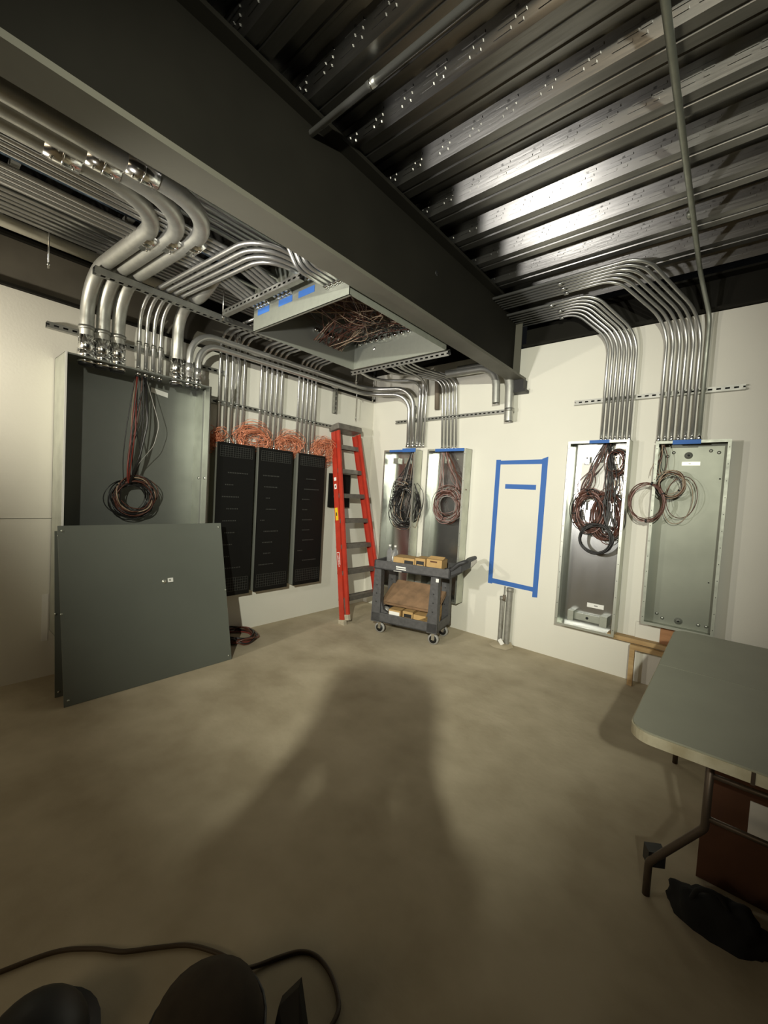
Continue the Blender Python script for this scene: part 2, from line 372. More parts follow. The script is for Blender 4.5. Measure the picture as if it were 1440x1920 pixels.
# bundles over the right cabinets
for i in range(7):
    x = 2.862+.0365*i; y1 = -.10-.05*i
    conduit([(x, -.075, 2.088), (x, -.075, 2.99), (x-.285, y1-.02, 3.265), (2.04, y1-.02, 3.265)] , [.30, .22], .0118,
            ORD[i]+' from the left of seven conduits over the third cabinet on the back wall', 'conduits over the third cabinet', clamps=[((x, -.055, 2.463), Z)],
            couplings=[((2.45+.03*(i % 2), y1-.02, 3.255), (1,0,0))] if i % 3 == 0 else [], seg=10)
for i in range(6):
    x = 3.293+.0445*i; y1 = -.50-.045*i
    conduit([(x, -.075, 2.07), (x, -.075, 3.03), (x-.32, y1, 3.30), (2.04, y1, 3.30)], [.32, .22], .0125,
            ORD[i]+' from the left of six conduits over the rightmost cabinet', 'conduits over the rightmost cabinet', clamps=[((x, -.055, 2.464), Z)],
            couplings=[((2.60, y1, 3.29), (1,0,0))] if i % 2 == 0 else [])
conduit([(3.56, -.075, 2.07), (3.56, -.075, 3.02), (3.49, -.28, 3.29), (3.47, -8, 3.31)], [.2, .2], .0155,
        'dark conduit crossing under the metal deck from the top right down to the rightmost cabinet', 'conduits over the rightmost cabinet', m='galv_matte', clamps=[((3.56, -.055, 2.464), Z)],
        couplings=[((3.474, -1.05, 3.295), (0,1,0)), ((3.472, -2.5, 3.30), (0,1,0))])
conduit([(2.04, -2.80, 3.30), (8, -2.80, 3.30)], .1, .0165, 'single bright conduit running along the metal deck right of the deep beam', 'deck conduits', couplings=[((2.454, -2.80, 3.30), (1,0,0))], start_fit=False)
# pair of thick open stubs near the beam end
for i, (x, ze, y) in enumerate(((1.842, 2.52, -.12), (1.985, 2.325, -.10))):
    pts = fil([(x-.62, y-.02, 2.90+.03*i), (x-.02, y, 2.90+.03*i), (x, y, ze)], .26)
    t = thing('open_conduit', (x, y, ze), ['short', 'long'][i]+'er thick open-ended conduit elbow hanging beside the beam end', 'conduit', 'open conduit elbows')
    b = MB(); b.pipe(pts, [.041, .046][i], 'conduit_big', 20); b.build('pipe', t)
    if i == 1: b = MB(); b.cyl((x, y, 2.425), (x, y, 2.455), .050, 'strut_steel', 16); b.build('clamp', t)
b = MB(); b.cyl((1.07, -.06, 2.535), (1.045, -.06, 2.95), .030, 'rust', 12)
b.build('pipe_sleeve', label='dark rusty short pipe hanging on back wall between two conduit bundles', cat='pipe')
# ceiling runs parallel to the left wall, ending in the pull box
k = 0
xs1 = [.93, .977, 1.024, 1.071]; xs2 = [1.20, 1.247, 1.294, 1.341]; names = ['left', 'middle']
for g, xs in enumerate((xs1, xs2)):
    for i, x in enumerate(xs):
        conduit([(x, -2.382, 2.872), (x, -2.48, 2.872), (x, -2.72, 2.942), (x, -8, 2.945)], .3, .0135,
                ORD[i]+' from the left of the '+names[g]+' taped group of overhead conduits entering the pull box', names[g]+' taped overhead conduits')
for i in range(4):
    x = 1.735+.042*i
    conduit([(x, -2.382, 2.80), (x, -2.62, 2.80), (x-.0, -2.80, 3.04), (x-.28, -8, 3.04)], .1, .0135,
            ORD[i]+' from the left of the overhead conduits ending in round fittings beside the deep beam', 'overhead conduits beside the deep beam')
run = [.80, .85, .905, 1.12, 1.16, 1.39, 1.435, 1.48, 1.525, 1.57, 1.615]
for i, x in enumerate(run):
    conduit([(x, -2.382, 3.02), (x, -8, 3.03)], .1, .014, ORD[i]+' from the left wall among the plain straight overhead conduits above the pull box', 'plain straight overhead conduits', start_fit=False)
conduit([(.98, -2.382, 3.065), (.98, -8, 3.08)], .1, .028, 'bluish medium conduit among the overhead conduits near the left wall', 'wide overhead conduits', m='blue_conduit', start_fit=False, seg=14)
conduit([(.70, -2.0, 3.06), (.70, -8, 3.06)], .1, .022, 'grey medium overhead conduit left of the bluish one', 'wide overhead conduits', start_fit=False, seg=14)
conduit([(.62, -2.0, 3.06), (.62, -8, 3.06)], .1, .016, 'single slim conduit overhead next to the grey medium conduit', 'wide overhead conduits', start_fit=False)
for i in range(6):
    conduit([(.29+.052*i, -1.9, 3.09), (.29+.052*i, -8, 3.10)], .1, [.018, .014][i % 2], ORD[i]+' overhead conduit counted from the white pipe toward the thick conduits', 'slim overhead conduits beside the white pipe', start_fit=False)
for i in range(6):
    conduit([(.92+.14*i, -2.382, 3.10), (.92+.14*i, -8, 3.12)], .1, .017, ORD[i]+' from the left wall in the uppermost layer of overhead conduits', 'uppermost overhead conduits', start_fit=False)
conduit([(.19, -8, 3.09), (.19, -2.6, 3.07)], .1, .036, 'white pipe running above the left wall beam', 'white pipe', m='pvc_white', start_fit=False, seg=14, name='white_pipe')
# deck side cross rails seen between the runs
for i, y in enumerate((-4.3, -3.75, -3.2)):
    b = MB(); b.box((.1, y-.02, 3.15), (1.9, y+.02, 3.19), 'strut_steel'); b.build('cross_strut', label=['nearest', 'middle', 'farthest'][i]+' dark cross strut above the overhead conduits', cat='strut', group='cross struts')
# ------------------------------------------------------------------ pull box
t = thing('pull_box', (1.4, -1.8, 2.70), 'large open-bottomed grey metal pull box hanging beside the deep beam, full of loose wires', 'pull box')
bx0, bx1, by0, by1, bz0, bz1 = .87, 1.935, -2.38, -1.27, 2.70, 3.13
MB().box((bx0, by0, bz0), (bx1, by0+.004, bz1), 'galv_matte').build('front_side', t)
MB().box((bx0, by1-.004, bz0), (bx1, by1, bz1), 'galv_matte').build('back_side', t)
MB().box((bx0, by0, bz0), (bx0+.004, by1, bz1), 'panel_side').build('left_side', t)
MB().box((bx1-.004, by0, bz0), (bx1, by1, bz1), 'galv_matte').build('right_side', t)
MB().box((bx0, by0, bz1), (bx1, by1, bz1+.004), 'cardboard_dark').build('top_side', t)
b = MB()
b.box((bx0, by0-.0, bz0), (bx1, by0+.02, bz0+.003), 'galv_matte'); b.build('bottom_lip', t)
MB().box((bx0, by1-.02, bz0), (bx1, by1, bz0+.003), 'galv_matte').build('bottom_lip', t)
def tape(a, b_, label, group='blue tape pieces', name='blue_tape'):
    MB().box(a, b_, 'tape_blue').build(name, label=label, cat='tape', group=group)
for i, (a, c) in enumerate(((.93, 1.08), (1.20, 1.36), (1.43, 1.60))):
    tape((a, by0-.002, 2.808), (c, by0-.0002, 2.852), ['left', 'middle', 'right'][i]+' blue tape strip on the front of the overhead pull box')
tape((1.90, by0-.05, 2.80), (1.934, by0-.001, 2.93), 'dark blue tape flap beside the beam at the pull box corner')
# connectors inside the box
for i in range(12): MB().cyl((.95+.075*i, by1-.035, 2.93), (.95+.075*i, by1-.004, 2.93), .018, 'fitting', 8).build('bushing', t)
for i in range(5): MB().cyl((bx0+.004, -1.775+.0625*i, 2.92), (bx0+.03, -1.775+.0625*i, 2.92), .018, 'fitting', 8).build('bushing', t)
b = MB(); rnd = random.Random(4)
def rp(a, c): return Vector([rnd.uniform(a[i], c[i]) for i in range(3)])
for i in range(72):
    m = rnd.choice(['wire_brown', 'wire_brown', 'wire_tan', 'wire_black', 'wire_black', 'wire_brown', 'wire_brown'])
    s_ = rnd.random()
    if s_ < .5: a = Vector((rnd.choice(xs1+xs2+[1.75, 1.8, 1.4, 1.5, 1.6]), by0+.01, 2.88)); e = Vector((.95+.075*rnd.randint(0, 11), by1-.03, 2.93))
    elif s_ < .8: a = Vector((bx0+.02, -1.8+rnd.random()*.35, 2.82)); e = Vector((rnd.uniform(1.2, 1.85), by0+.02, 2.9))
    else: a = Vector((bx0+.02, -1.8+rnd.random()*.35, 2.82)); e = Vector((.95+.075*rnd.randint(0, 11), by1-.03, 2.93))
    mid = Vector((1.38, -1.72, rnd.uniform(2.84, 3.05)))+Vector((rnd.gauss(0, .17), rnd.gauss(0, .15), 0))
    pts = []
    q1 = a.lerp(mid, .5)+Vector((rnd.gauss(0, .05), rnd.gauss(0, .05), rnd.uniform(-.02, .1))); q2 = mid.lerp(e, .5)+Vector((rnd.gauss(0, .05), rnd.gauss(0, .05), rnd.uniform(-.02, .1)))
    ctl = [a, a, q1, mid, q2, e, e]
    for j in range(len(ctl)-3):
        for u in range(5):
            u_ = u/5; P = ctl[j:j+4]
            pts.append(.5*((2*P[1])+(-P[0]+P[2])*u_+(2*P[0]-5*P[1]+4*P[2]-P[3])*u_**2+(-P[0]+3*P[1]-3*P[2]+P[3])*u_**3))
    pts = [Vector((min(max(p.x, bx0+.01), bx1-.01), min(max(p.y, by0+.01), by1-.01), min(max(p.z, 2.74), 3.12))) for p in pts]
    b.tube(pts, rnd.uniform(.0022, .004), m, 5)
b.build('loose_wires', label='tangle of loose brown and tan wires inside the overhead pull box', cat='wires', kind='stuff')
# ------------------------------------------------------------------ cabinets
def cabinet(x0, x1, z0, z1, d, backm, sidem, label, frontm=None, extra=None, lip=.022):
    t = thing('electrical_cabinet', ((x0+x1)/2, -d/2, z0), label, 'electrical cabinet', 'open cabinets on the back wall')
    w = .003; frontm = frontm or sidem
    b = MB(); b.box((x0, -.008, z0), (x1, -.003, z1), backm); b.build('back_plate', t)
    b = MB(); b.box((x0, -d, z0), (x0+w, -.003, z1), sidem); b.build('left_side', t)
    b = MB(); b.box((x1-w, -d, z0), (x1, -.003, z1), sidem); b.build('right_side', t)
    b = MB(); b.box((x0, -d, z1-w), (x1, -.003, z1), sidem); b.build('top_side', t)
    b = MB(); b.box((x0, -d, z0), (x1, -.003, z0+w), sidem); b.build('bottom_side', t)
    b = MB()
    b.box((x0, -d-.002, z0), (x0+lip, -d, z1), frontm); b.box((x1-lip, -d-.002, z0), (x1, -d, z1), frontm)
    b.box((x0+lip, -d-.002, z1-lip), (x1-lip, -d, z1), frontm); b.box((x0+lip, -d-.002, z0), (x1-lip, -d, z0+lip), frontm)
    n = 12
    for i in range(n):
        zz = z0+.06+(z1-z0-.12)*i/(n-1)
        for xx in (x0+lip*.45, x1-lip*.45): b.cyl((xx, -d-.0028, zz), (xx, -d-.0015, zz), .0032, 'black', 8)
    b.build('front_lip', t)
    return t
def knockout(b, x, z, r=.028, d=.008):
    b.cyl((x, -d-.004, z), (x, -d, z), r, 'galv_matte', 20); b.cyl((x, -d-.006, z), (x, -d-.002, z), r*.72, 'galv_dull', 20); b.cyl((x, -d-.008, z), (x, -d-.002, z), r*.3, 'black', 12)
def bracket(x, z, y=-.03, t=None):
    b = MB(); b.box((x-.028, -.055, z-.035), (x+.012, -.051, z+.035), 'fitting'); b.box((x-.028, -.055, z-.035), (x-.024, -.008, z+.035), 'fitting'); b.cyl((x-.008, -.060, z+.02), (x-.008, -.054, z+.02), .007, 'black', 10)
    b.build('mounting_bracket', t)
PA = cabinet(.361, .859, .32, 2.06, .146, 'galv_bright', 'galv_dull', 'open shiny cabinet nearest the corner, behind the cart left end, black wire coil inside')
PB = cabinet(1.032, 1.54, .32, 2.055, .146, 'galv_bright', 'galv_dull', 'open shiny cabinet behind the cart with a coil of pinkish wires')
P3 = cabinet(2.604, 3.10, .374, 2.085, .146, 'galv_bright', 'galv_dull', 'open bright cabinet right of the blue tape rectangle, packed with wire coils')
P4 = cabinet(3.288, 3.762, .55, 2.06, .146, 'galv_smooth', 'galv_matte', 'rightmost open cabinet, dull grey and mostly empty, thin wire loops at its left')
for x in (2.76, 3.00):
    for z in (1.92, 1.50): bracket(x, z, t=P3)
b = MB(); b.box((2.70, -.014, 1.55), (2.98, -.009, 1.90), 'label_white'); b.build('white_patch', P3, label='pale patch on the cabinet back')  # flat white rectangle over the upper back plate
b = MB(); b.box((2.70, -.06, .44), (3.02, -.012, .50), 'galv_matte'); b.box((2.70, -.10, .43), (2.75, -.012, .52), 'galv_matte'); b.box((2.97, -.10, .43), (3.03, -.012, .52), 'galv_matte'); b.cyl((2.86, -.064, .47), (2.86, -.058, .47), .012, 'black', 10)
b.build('bottom_bracket', P3)
b = MB(); b.box((2.84, -.011, .565), (2.98, -.0085, .605), 'label_white'); b.box((2.90, -.0115, .583), (2.93, -.0108, .589), 'label_black'); b.build('sticker', P3, label='white sticker')
b = MB(); rnd = random.Random(9)
b.build('x', P3)
for q in ((3.50, 1.955), (3.53, .60)): b = MB(); knockout(b, *q); b.build('knockout', P4)
for (x, z) in ((3.36, 1.95), (3.40, 1.98), (3.64, 1.99), (3.69, 1.975), (3.42, .60), (3.38, .63), (3.66, .60), (3.71, .60)): MB().cyl((x, -.012, z), (x, -.008, z), .013, 'galv_dull', 14).build('knockout', P4)
b = MB(); b.box((3.46, -.011, 1.875), (3.58, -.0085, 1.905), 'galv_dull'); b.box((3.505, -.0116, 1.888), (3.52, -.0108, 1.892), 'label_black'); b.build('sticker', P4, label='pale grey sticker')
b = MB(); b.cyl((3.71, -.012, 1.77), (3.71, -.008, 1.77), .006, 'black', 10); b.cyl((3.70, -.012, .95), (3.70, -.008, .95), .005, 'black', 10); b.build('screw_holes', P4)
b = MB(); b.cyl((1.36, -.014, 1.95), (1.36, -.008, 1.95), .012, 'galv_matte', 12); b.box((1.19, -.05, 1.90), (1.23, -.008, 1.98), 'galv_matte'); b.build('mounting_bracket', PB)
b = MB(); b.box((.44, -.05, 1.90), (.52, -.008, 1.97), 'galv_matte'); b.box((.62, -.05, 1.90), (.70, -.008, 1.97), 'galv_matte'); b.build('mounting_bracket', PA)
# blue tape on the cabinet tops
tape((.45, -.150, 2.035), (.66, -.1485, 2.062), 'blue tape on the top front edge of the cabinet nearest the corner')
tape((.66, -.155, 2.03), (.86, -.149, 2.075), 'blue tape wrapped below the conduits of the cabinet nearest the corner')
tape((1.14, -.151, 2.025), (1.52, -.149, 2.058), 'blue tape along the top edge of the second cabinet behind the cart')
tape((2.785, -.1515, 2.060), (2.945, -.149, 2.088), 'blue tape on the top edge of the bright cabinet right of the tape rectangle')
tape((3.40, -.1515, 2.030), (3.58, -.149, 2.064), 'blue tape on the top edge of the rightmost cabinet')
# masking rectangle on the back wall
y = -.0012
t = thing('tape_outline', (2.1, 0, .6), 'tall rectangle outlined in blue tape on the white back wall', 'tape outline')
MB().add([(1.835, y, 1.888), (2.372, y, 1.893), (2.374, y, 1.941), (1.835, y, 1.928)], [(0,1,2,3)], 'tape_blue').build('top_tape', t)
MB().add([(1.835, y*.8, .60), (1.885, y*.8, .60), (1.887, y*.8, 1.94), (1.835, y*.8, 1.94)], [(0,1,2,3)], 'tape_blue').build('left_tape', t)
MB().add([(2.325, y*.8, .545), (2.376, y*.8, .55), (2.382, y*.8, 1.965), (2.325, y*.8, 1.945)], [(0,1,2,3)], 'tape_blue').build('right_tape', t)
MB().add([(1.84, y, .61), (2.37, y, .60), (2.37, y, .645), (1.84, y, .662)], [(0,1,2,3)], 'tape_blue').build('bottom_tape', t)
MB().box((1.955, -.0012, 1.632), (2.282, 0, 1.682), 'tape_blue').build('blue_tape', label='short level strip of blue tape inside the tape rectangle', cat='tape')
# wide grey cabinet on the left wall
t = thing('wide_cabinet', (.15, -2.92, .35), 'wide open grey cabinet on the left wall under the thick conduits', 'electrical cabinet')
X = .3; y0, y1, z0, z1 = -3.43, -2.412, .35, 2.34
MB().box((.003, y0, z0), (.008, y1, z1), 'box_grey').build('back_plate', t)
MB().box((.003, y0, z0), (X, y0+.003, z1), 'galv_dull').build('left_side', t)
MB().box((.003, y1-.003, z0), (X, y1, z1), 'galv_dull').build('right_side', t)
MB().box((.003, y0, z1-.003), (X, y1, z1), 'box_grey').build('top_side', t)
MB().box((.003, y0, z0), (X, y1, z0+.003), 'box_grey').build('bottom_side', t)
b = MB(); b.box((X, y0, z0), (X+.002, y0+.012, z1), 'label_white'); b.box((X, y1-.012, z0), (X+.002, y1, z1), 'fitting'); b.box((X, y0+.012, z1-.01), (X+.002, y1-.012, z1), 'box_grey'); b.build('front_lip', t)
MB().box((.16, y1-.006, z0), (.19, y1-.003, z1), 'box_grey').build('side_rib', t)
b = MB(); b.cyl((.13, y1-.010, 1.55), (.13, y1-.003, 1.55), .012, 'fitting', 12); b.cyl((.24, y1-.010, 1.55), (.24, y1-.003, 1.55), .012, 'fitting', 12); b.build('side_bolts', t)
MB().add([(.012, -2.79, 2.285), (.012, -2.655, 2.265), (.012, -2.655, 2.225), (.012, -2.79, 2.245)], [(0,1,2,3)], 'label_white').build('sticker', t, label='white sticker')
b = MB()
for (yy, r) in [(-3.29, .044), (-3.192, .044), (-3.094, .044), (-2.665, .044), (-2.585, .027), (-2.515, .025)]+[(-2.955+.052*i, .0145) for i in range(4)]:
    xx = .2 if r > .03 else (.25 if r > .02 else .21)
    b = MB(); b.cyl((xx, yy, 2.315), (xx, yy, 2.337), r*1.22, 'fitting', 14); b.cyl((xx, yy, 2.300), (xx, yy, 2.315), r*1.05, 'black', 14); b.build('conduit_bushing', t)
# ------------------------------------------------------------------ black grille panels
for g, (ya, yb) in enumerate(((-2.252, -1.876), (-1.815, -1.415), (-1.322, -.951))):
    t = thing('grille_panel', (.07, (ya+yb)/2, .43), ['left', 'middle', 'right'][g]+' of three tall black-fronted grille panels on the left wall', 'electrical panel', 'black grille panels')
    MB().box((.002, ya, .43), (.138, yb, 1.895), 'panel_side').build('cabinet_body', t)
    b = MB(); b.box((.138, ya-.004, .425), (.150, yb+.004, 1.90), 'black_cover')
    rnd = random.Random(g)
    for (za, zb) in ((.47, .60), (1.77, 1.87)):
        for i in range(14):
            y = ya+.02+(yb-ya-.04)*i/13; b.box((.150, y-.0012, za), (.1512, y+.0012, zb), 'grille_line')
        for j in range(6):
            z = za+(zb-za)*j/5; b.box((.150, ya+.02, z-.0012), (.1512, yb-.02, z+.0012), 'grille_line')
    for j in range(9):
        z = .70+.115*j; a = ya+.03+rnd.random()*.08; L = .06+rnd.random()*.16
        n = int(L/.018)
        for i in range(n): b.box((.150, a+i*.018, z-.005), (.1511, a+i*.018+.010, z+.005), 'grille_line')
    b.build('black_cover', t)
# leaning covers
def leaning(x0, x1, y0, y1, H, off, name, label, dots=False):
    t = thing(name, (x0, (y0+y1)/2, 0), label, 'metal cover', 'leaning cabinet covers')
    d = Vector((x1-x0, 0, H)).normalized(); n = Vector((d.z, 0, -d.x)); b = MB()
    L = math.hypot(x1-x0, H)
    c = Vector((x0, (y0+y1)/2, 0))+d*L/2+n*off
    b.obox(c, (d, (0,1,0), n), (L/2, (y1-y0)/2, .004), 'cover_paint')
    b.build('sheet', t)
    b = MB()
    for (a, e) in ((.03, .02), (.97, .02), (.03, .98), (.97, .98), (.5, .004), (.5, .996)):
        p = Vector((x0, y0+(y1-y0)*e, 0))+d*L*a+n*(off+.004); b.cyl(p, p+n*.002, .008, 'galv_matte', 8)
    b.build('screw_holes', t)
    if dots:
        p = Vector((x0, y0+(y1-y0)*.565, 0))+d*L*.615+n*(off+.0045)
        b = MB(); b.cyl(p, p+n*.002, .017, 'galv_dull', 16); b.build('round_sticker', t, label='small round grey sticker')
        q = p+Vector((0, .047, 0))+d*.006
        b = MB(); b.obox(q, (d, (0,1,0), n), (.016, .020, .001), 'label_white'); b.obox(q+n*.0012+Vector((0, -.004, 0)), (d, (0,1,0), n), (.007, .006, .0004), 'galv_matte'); b.build('square_sticker', t, label='small white sticker')
leaning(.600, .318, -3.456, -2.294, 1.155, .006, 'cabinet_cover', 'large dark grey metal cover leaning in front of the wide cabinet, two small stickers', True)
leaning(.42, .308, -3.468, -2.40, 1.12, 0, 'cabinet_cover', 'second dark cover mostly hidden behind the large leaning cover')
# bright spot of light painted as a white wall patch beside the cabinet
b = MB(); b.box((0, -3.475, .27), (.0015, -3.437, .62), 'label_white'); b.build('wall_bright_spot', label='narrow white strip standing in for a bright spot low on the left wall beside the leaning covers', cat='label')
# ------------------------------------------------------------------ wires
def coil(c, U, V, ru, rv, n, mats, wr, jit, label, name='wire_coil', group=None, ties=3, tail=None, parentless=True, seed=1, depth=.03, cat='wire coil'):
    rnd = random.Random(seed); b = MB(); c = Vector(c); U = Vector(U).normalized(); V = Vector(V).normalized(); N = U.cross(V)
    for i in range(n):
        cc = c+U*rnd.gauss(0, jit)+V*rnd.gauss(0, jit)+N*rnd.uniform(-depth, depth)
        a = ru*(1+rnd.gauss(0, jit*2.2)); e = rv*(1+rnd.gauss(0, jit*2.2)); ph = rnd.random()*6.28; w = rnd.uniform(.2, 1)*jit*1.2; rot = rnd.gauss(0, .1)
        pts = []
        for k in range(30):
            t_ = 2*math.pi*k/30; rr = 1+.04*math.sin(2*t_+ph)
            x = a*rr*math.cos(t_); y = e*rr*math.sin(t_)
            pts.append(cc+U*(x*math.cos(rot)-y*math.sin(rot))+V*(x*math.sin(rot)+y*math.cos(rot))+N*(w*math.sin(3*t_+ph)))
        b.tube(pts, wr*rnd.uniform(.8, 1.2), rnd.choice(mats), 6, closed=True)
    if tail:
        for (a, e, k) in tail:
            for i in range(k):
                a_ = Vector(a)+U*rnd.gauss(0, .012)+N*rnd.gauss(0, .008); e_ = Vector(e)+U*rnd.gauss(0, .03)+V*rnd.gauss(0, .01)+N*rnd.gauss(0, .006)
                m1 = a_.lerp(e_, .4)+U*rnd.gauss(0, .025); m2 = a_.lerp(e_, .75)+U*rnd.gauss(0, .03)
                P = [a_, a_, m1, m2, e_, e_]; pts = []
                for j in range(3):
                    for u in range(6):
                        u_ = u/6; Q = P[j:j+4]
                        pts.append(.5*((2*Q[1])+(-Q[0]+Q[2])*u_+(2*Q[0]-5*Q[1]+4*Q[2]-Q[3])*u_**2+(-Q[0]+3*Q[1]-3*Q[2]+Q[3])*u_**3))
                pts.append(e_); b.tube(pts, wr*rnd.uniform(.8, 1.2), rnd.choice(mats), 6)
    for k in range(ties):
        t_ = rnd.random()*6.28; p = c+U*ru*math.cos(t_)+V*rv*math.sin(t_); tan = (-U*ru*math.sin(t_)+V*rv*math.cos(t_)).normalized()
        b.cyl(p-tan*.006, p+tan*.006, wr*2+jit*.9, 'black', 10)
    return b.build(name, label=label, cat=cat, group=group)
DK = ['wire_black', 'wire_black', 'wire_brown', 'wire_black', 'wire_tan']
coil((.13, -2.93, 1.36), (0,1,0), (0,0,1), .135, .135, 26, DK, .0042, .018, 'dark wire coil hanging inside the wide grey cabinet', ties=3, seed=3,
     tail=[((.21, -2.955, 2.31), (.13, -2.98, 1.48), 5), ((.21, -2.90, 2.31), (.13, -2.96, 1.48), 4)])
b = MB()
b.tube(fil([(.21, -2.955, 2.31), (.17, -2.97, 1.95), (.15, -2.99, 1.62), (.14, -2.985, 1.47)], .3), .007, 'wire_red', 8)
b.tube(fil([(.21, -2.965, 2.31), (.19, -2.955, 1.9), (.16, -2.985, 1.47)], .3), .005, 'wire_red', 8)
b.tube(fil([(.21, -2.903, 2.31), (.22, -2.88, 1.95), (.20, -2.92, 1.70), (.16, -2.975, 1.47)], .4), .009, 'wire_black', 8)
b.tube(fil([(.21, -2.90, 2.31), (.24, -2.80, 1.95), (.22, -2.83, 1.78), (.18, -2.93, 1.62), (.16, -2.97, 1.47)], .2), .0025, 'wire_grey', 6)
b.build('wire_drop', label='red, black and grey wires dropping to the coil inside the wide grey cabinet', cat='wires')
coil((.69, -.085, 1.38), (1,0,0), (0,0,1), .17, .25, 34, ['wire_black', 'wire_black', 'wire_grey', 'wire_black', 'wire_tan', 'wire_black'], .0042, .045, 'coil of black and grey wires in the cabinet nearest the corner', seed=5,
     tail=[((.76, -.07, 2.05), (.58, -.09, 1.50), 14), ((.80, -.07, 2.05), (.80, -.09, 1.55), 8)], depth=.02)
coil((1.31, -.085, 1.42), (1,0,0), (0,0,1), .155, .17, 34, ['wire_pink', 'wire_pink', 'wire_brown', 'wire_grey'], .0036, .026, 'coil of pinkish wires in the second cabinet behind the cart', seed=6,
     tail=[((1.20, -.07, 2.05), (1.17, -.08, 1.45), 10), ((1.24, -.07, 2.05), (1.47, -.10, 1.60), 9)], depth=.02)
coil((2.80, -.085, 1.45), (1,0,0), (0,0,1), .115, .17, 26, ['wire_brown', 'wire_brown', 'wire_black', 'wire_pink'], .0038, .022, 'left brown wire coil in the bright cabinet right of the tape rectangle', seed=8,
     tail=[((2.90, -.07, 2.07), (2.76, -.09, 1.60), 20)], depth=.02, group='coils in the bright cabinet')
coil((2.96, -.085, 1.41), (1,0,0), (0,0,1), .10, .20, 18, ['wire_brown', 'wire_black', 'wire_brown'], .0038, .02, 'right brown wire coil in the bright cabinet right of the tape rectangle', seed=9,
     tail=[((2.94, -.07, 2.07), (2.95, -.09, 1.60), 8), ((3.05, -.07, 1.80), (3.05, -.09, 1.55), 5)], depth=.02, group='coils in the bright cabinet')
coil((3.005, -.085, 1.90), (1,0,0), (0,0,1), .062, .10, 14, ['wire_brown', 'wire_black'], .0036, .012, 'small brown coil at the top right of the bright cabinet', seed=10, depth=.02, group='coils in the bright cabinet')
coil((2.90, -.165, 1.215), (1,0,0), (0,0,1), .128, .128, 12, ['wire_black'], .005, .006, 'thick black cable coil hanging lowest in the bright cabinet', seed=11, name='cable_coil', ties=1,
     tail=[((2.93, -.08, 2.07), (2.98, -.15, 1.32), 7)], depth=.008, group='coils in the bright cabinet')
coil((3.265, -.175, 1.56), (1,0,0), (0,0,1), .118, .155, 7, ['wire_brown', 'wire_pink', 'wire_brown'], .0032, .010, 'thin brown wire loop hanging over the left edge of the rightmost cabinet', seed=12, depth=.006, ties=3, group='thin loops at the rightmost cabinet')
coil((3.40, -.14, 1.71), (1,0,0), (0,0,1), .085, .10, 8, ['wire_brown', 'wire_black', 'wire_tan'], .0032, .012, 'smaller wire loop inside the rightmost cabinet', seed=13, depth=.02, ties=2,
     tail=[((3.33, -.10, 2.05), (3.34, -.12, 1.78), 7)], group='thin loops at the rightmost cabinet')
coil((3.47, -.10, 1.60), (1,0,0), (0,0,1), .095, .175, 2, ['wire_tan', 'wire_brown'], .0028, .012, 'widest faint wire loop inside the rightmost cabinet', seed=14, depth=.01, ties=0, group='thin loops at the rightmost cabinet')
# copper wire coils behind the panel conduits
for i, (yc, zc, ry, rz) in enumerate(((-2.255, 1.915, .05, .05), (-1.86, 1.97, .15, .10), (-1.40, 1.965, .13, .10), (-.92, 1.97, .12, .12))):
    coil((.06, yc, zc), (0,1,0), (.25,0,1), ry, rz, 46, ['wire_copper'], .0022, .04, ['small orange copper wire coil at the left end above the black panels', 'orange copper wire coil between left and middle black panels',
         'orange copper wire coil between middle and right black panels', 'orange copper wire coil at the right end above the black panels'][i], name='copper_wire_coil', seed=20+i, depth=.035, ties=0, group='copper coils above the black panels')
# pull string bundle hanging near the left bundle
b = MB(); rnd = random.Random(3)
for i in range(5):
    b.tube(fil([(.16+rnd.gauss(0,.02), -2.10+rnd.gauss(0,.02), 2.98), (.13, -2.09+rnd.gauss(0,.01), 2.6), (.10, -2.10+rnd.gauss(0,.01), 2.42), (.10, -2.11, 2.22)], .3), .002, 'wire_grey', 5)
b.tube([(.10, -2.11, 2.45), (.10, -2.108, 2.33)], .008, 'wire_grey', 6)
b.build('pull_string', label='thin grey pull strings dangling over the left bundle of conduits', cat='string')
coil((.20, -1.99, .035), (1,0,0), (0,1,0), .20, .14, 9, ['wire_red', 'wire_black', 'wire_brown'], .007, .02, 'dark red cable coil on the floor behind the leaning cover', name='cable_coil', seed=30, depth=.018, ties=1)
# ------------------------------------------------------------------ ladder
yc = -.59
A = Vector((.585, yc, 0)); B = Vector((.115, yc, 2.26)); dl = (B-A).normalized(); nl = Vector((dl.z, 0, -dl.x)); Ll = (B-A).length
t = thing('step_ladder', A, 'folded red fibreglass step ladder leaning on the left wall near the corner', 'ladder')
def rail(side, n0, n1, w0, w1, t0=.0, t1=1.0, th=.028):
    b = MB(); a0 = A+dl*Ll*t0; a1 = A+dl*Ll*t1; Y = Vector((0, side, 0)); h0 = w0+(w1-w0)*t0; h1 = w0+(w1-w0)*t1
    # C channel: outer web and two flanges
    for (na, nb, ya, yb) in ((n0, n1, 0, .004), (n0, n0+.004, .004, th), (n1-.004, n1, .004, th)):
        P = []
        for (a, h) in ((a0, h0), (a1, h1)):
            for (nn, yy) in ((na, ya), (nb, ya), (nb, yb), (na, yb)): P.append(a+Y*(h-yy)+nl*nn)
        b.hexa(P, 'ladder_red')
    return b.build('front_rail' if n0 < -.04 else 'rear_rail', t)
R1 = rail(-1, -.085, -.01, .325, .190, .0, .985); rail(1, -.085, -.01, .325, .190, .0, .985)
rail(-1, .0, .05, .305, .185, .03, .985, .022); rail(1, .0, .05, .305, .185, .03, .985, .022)
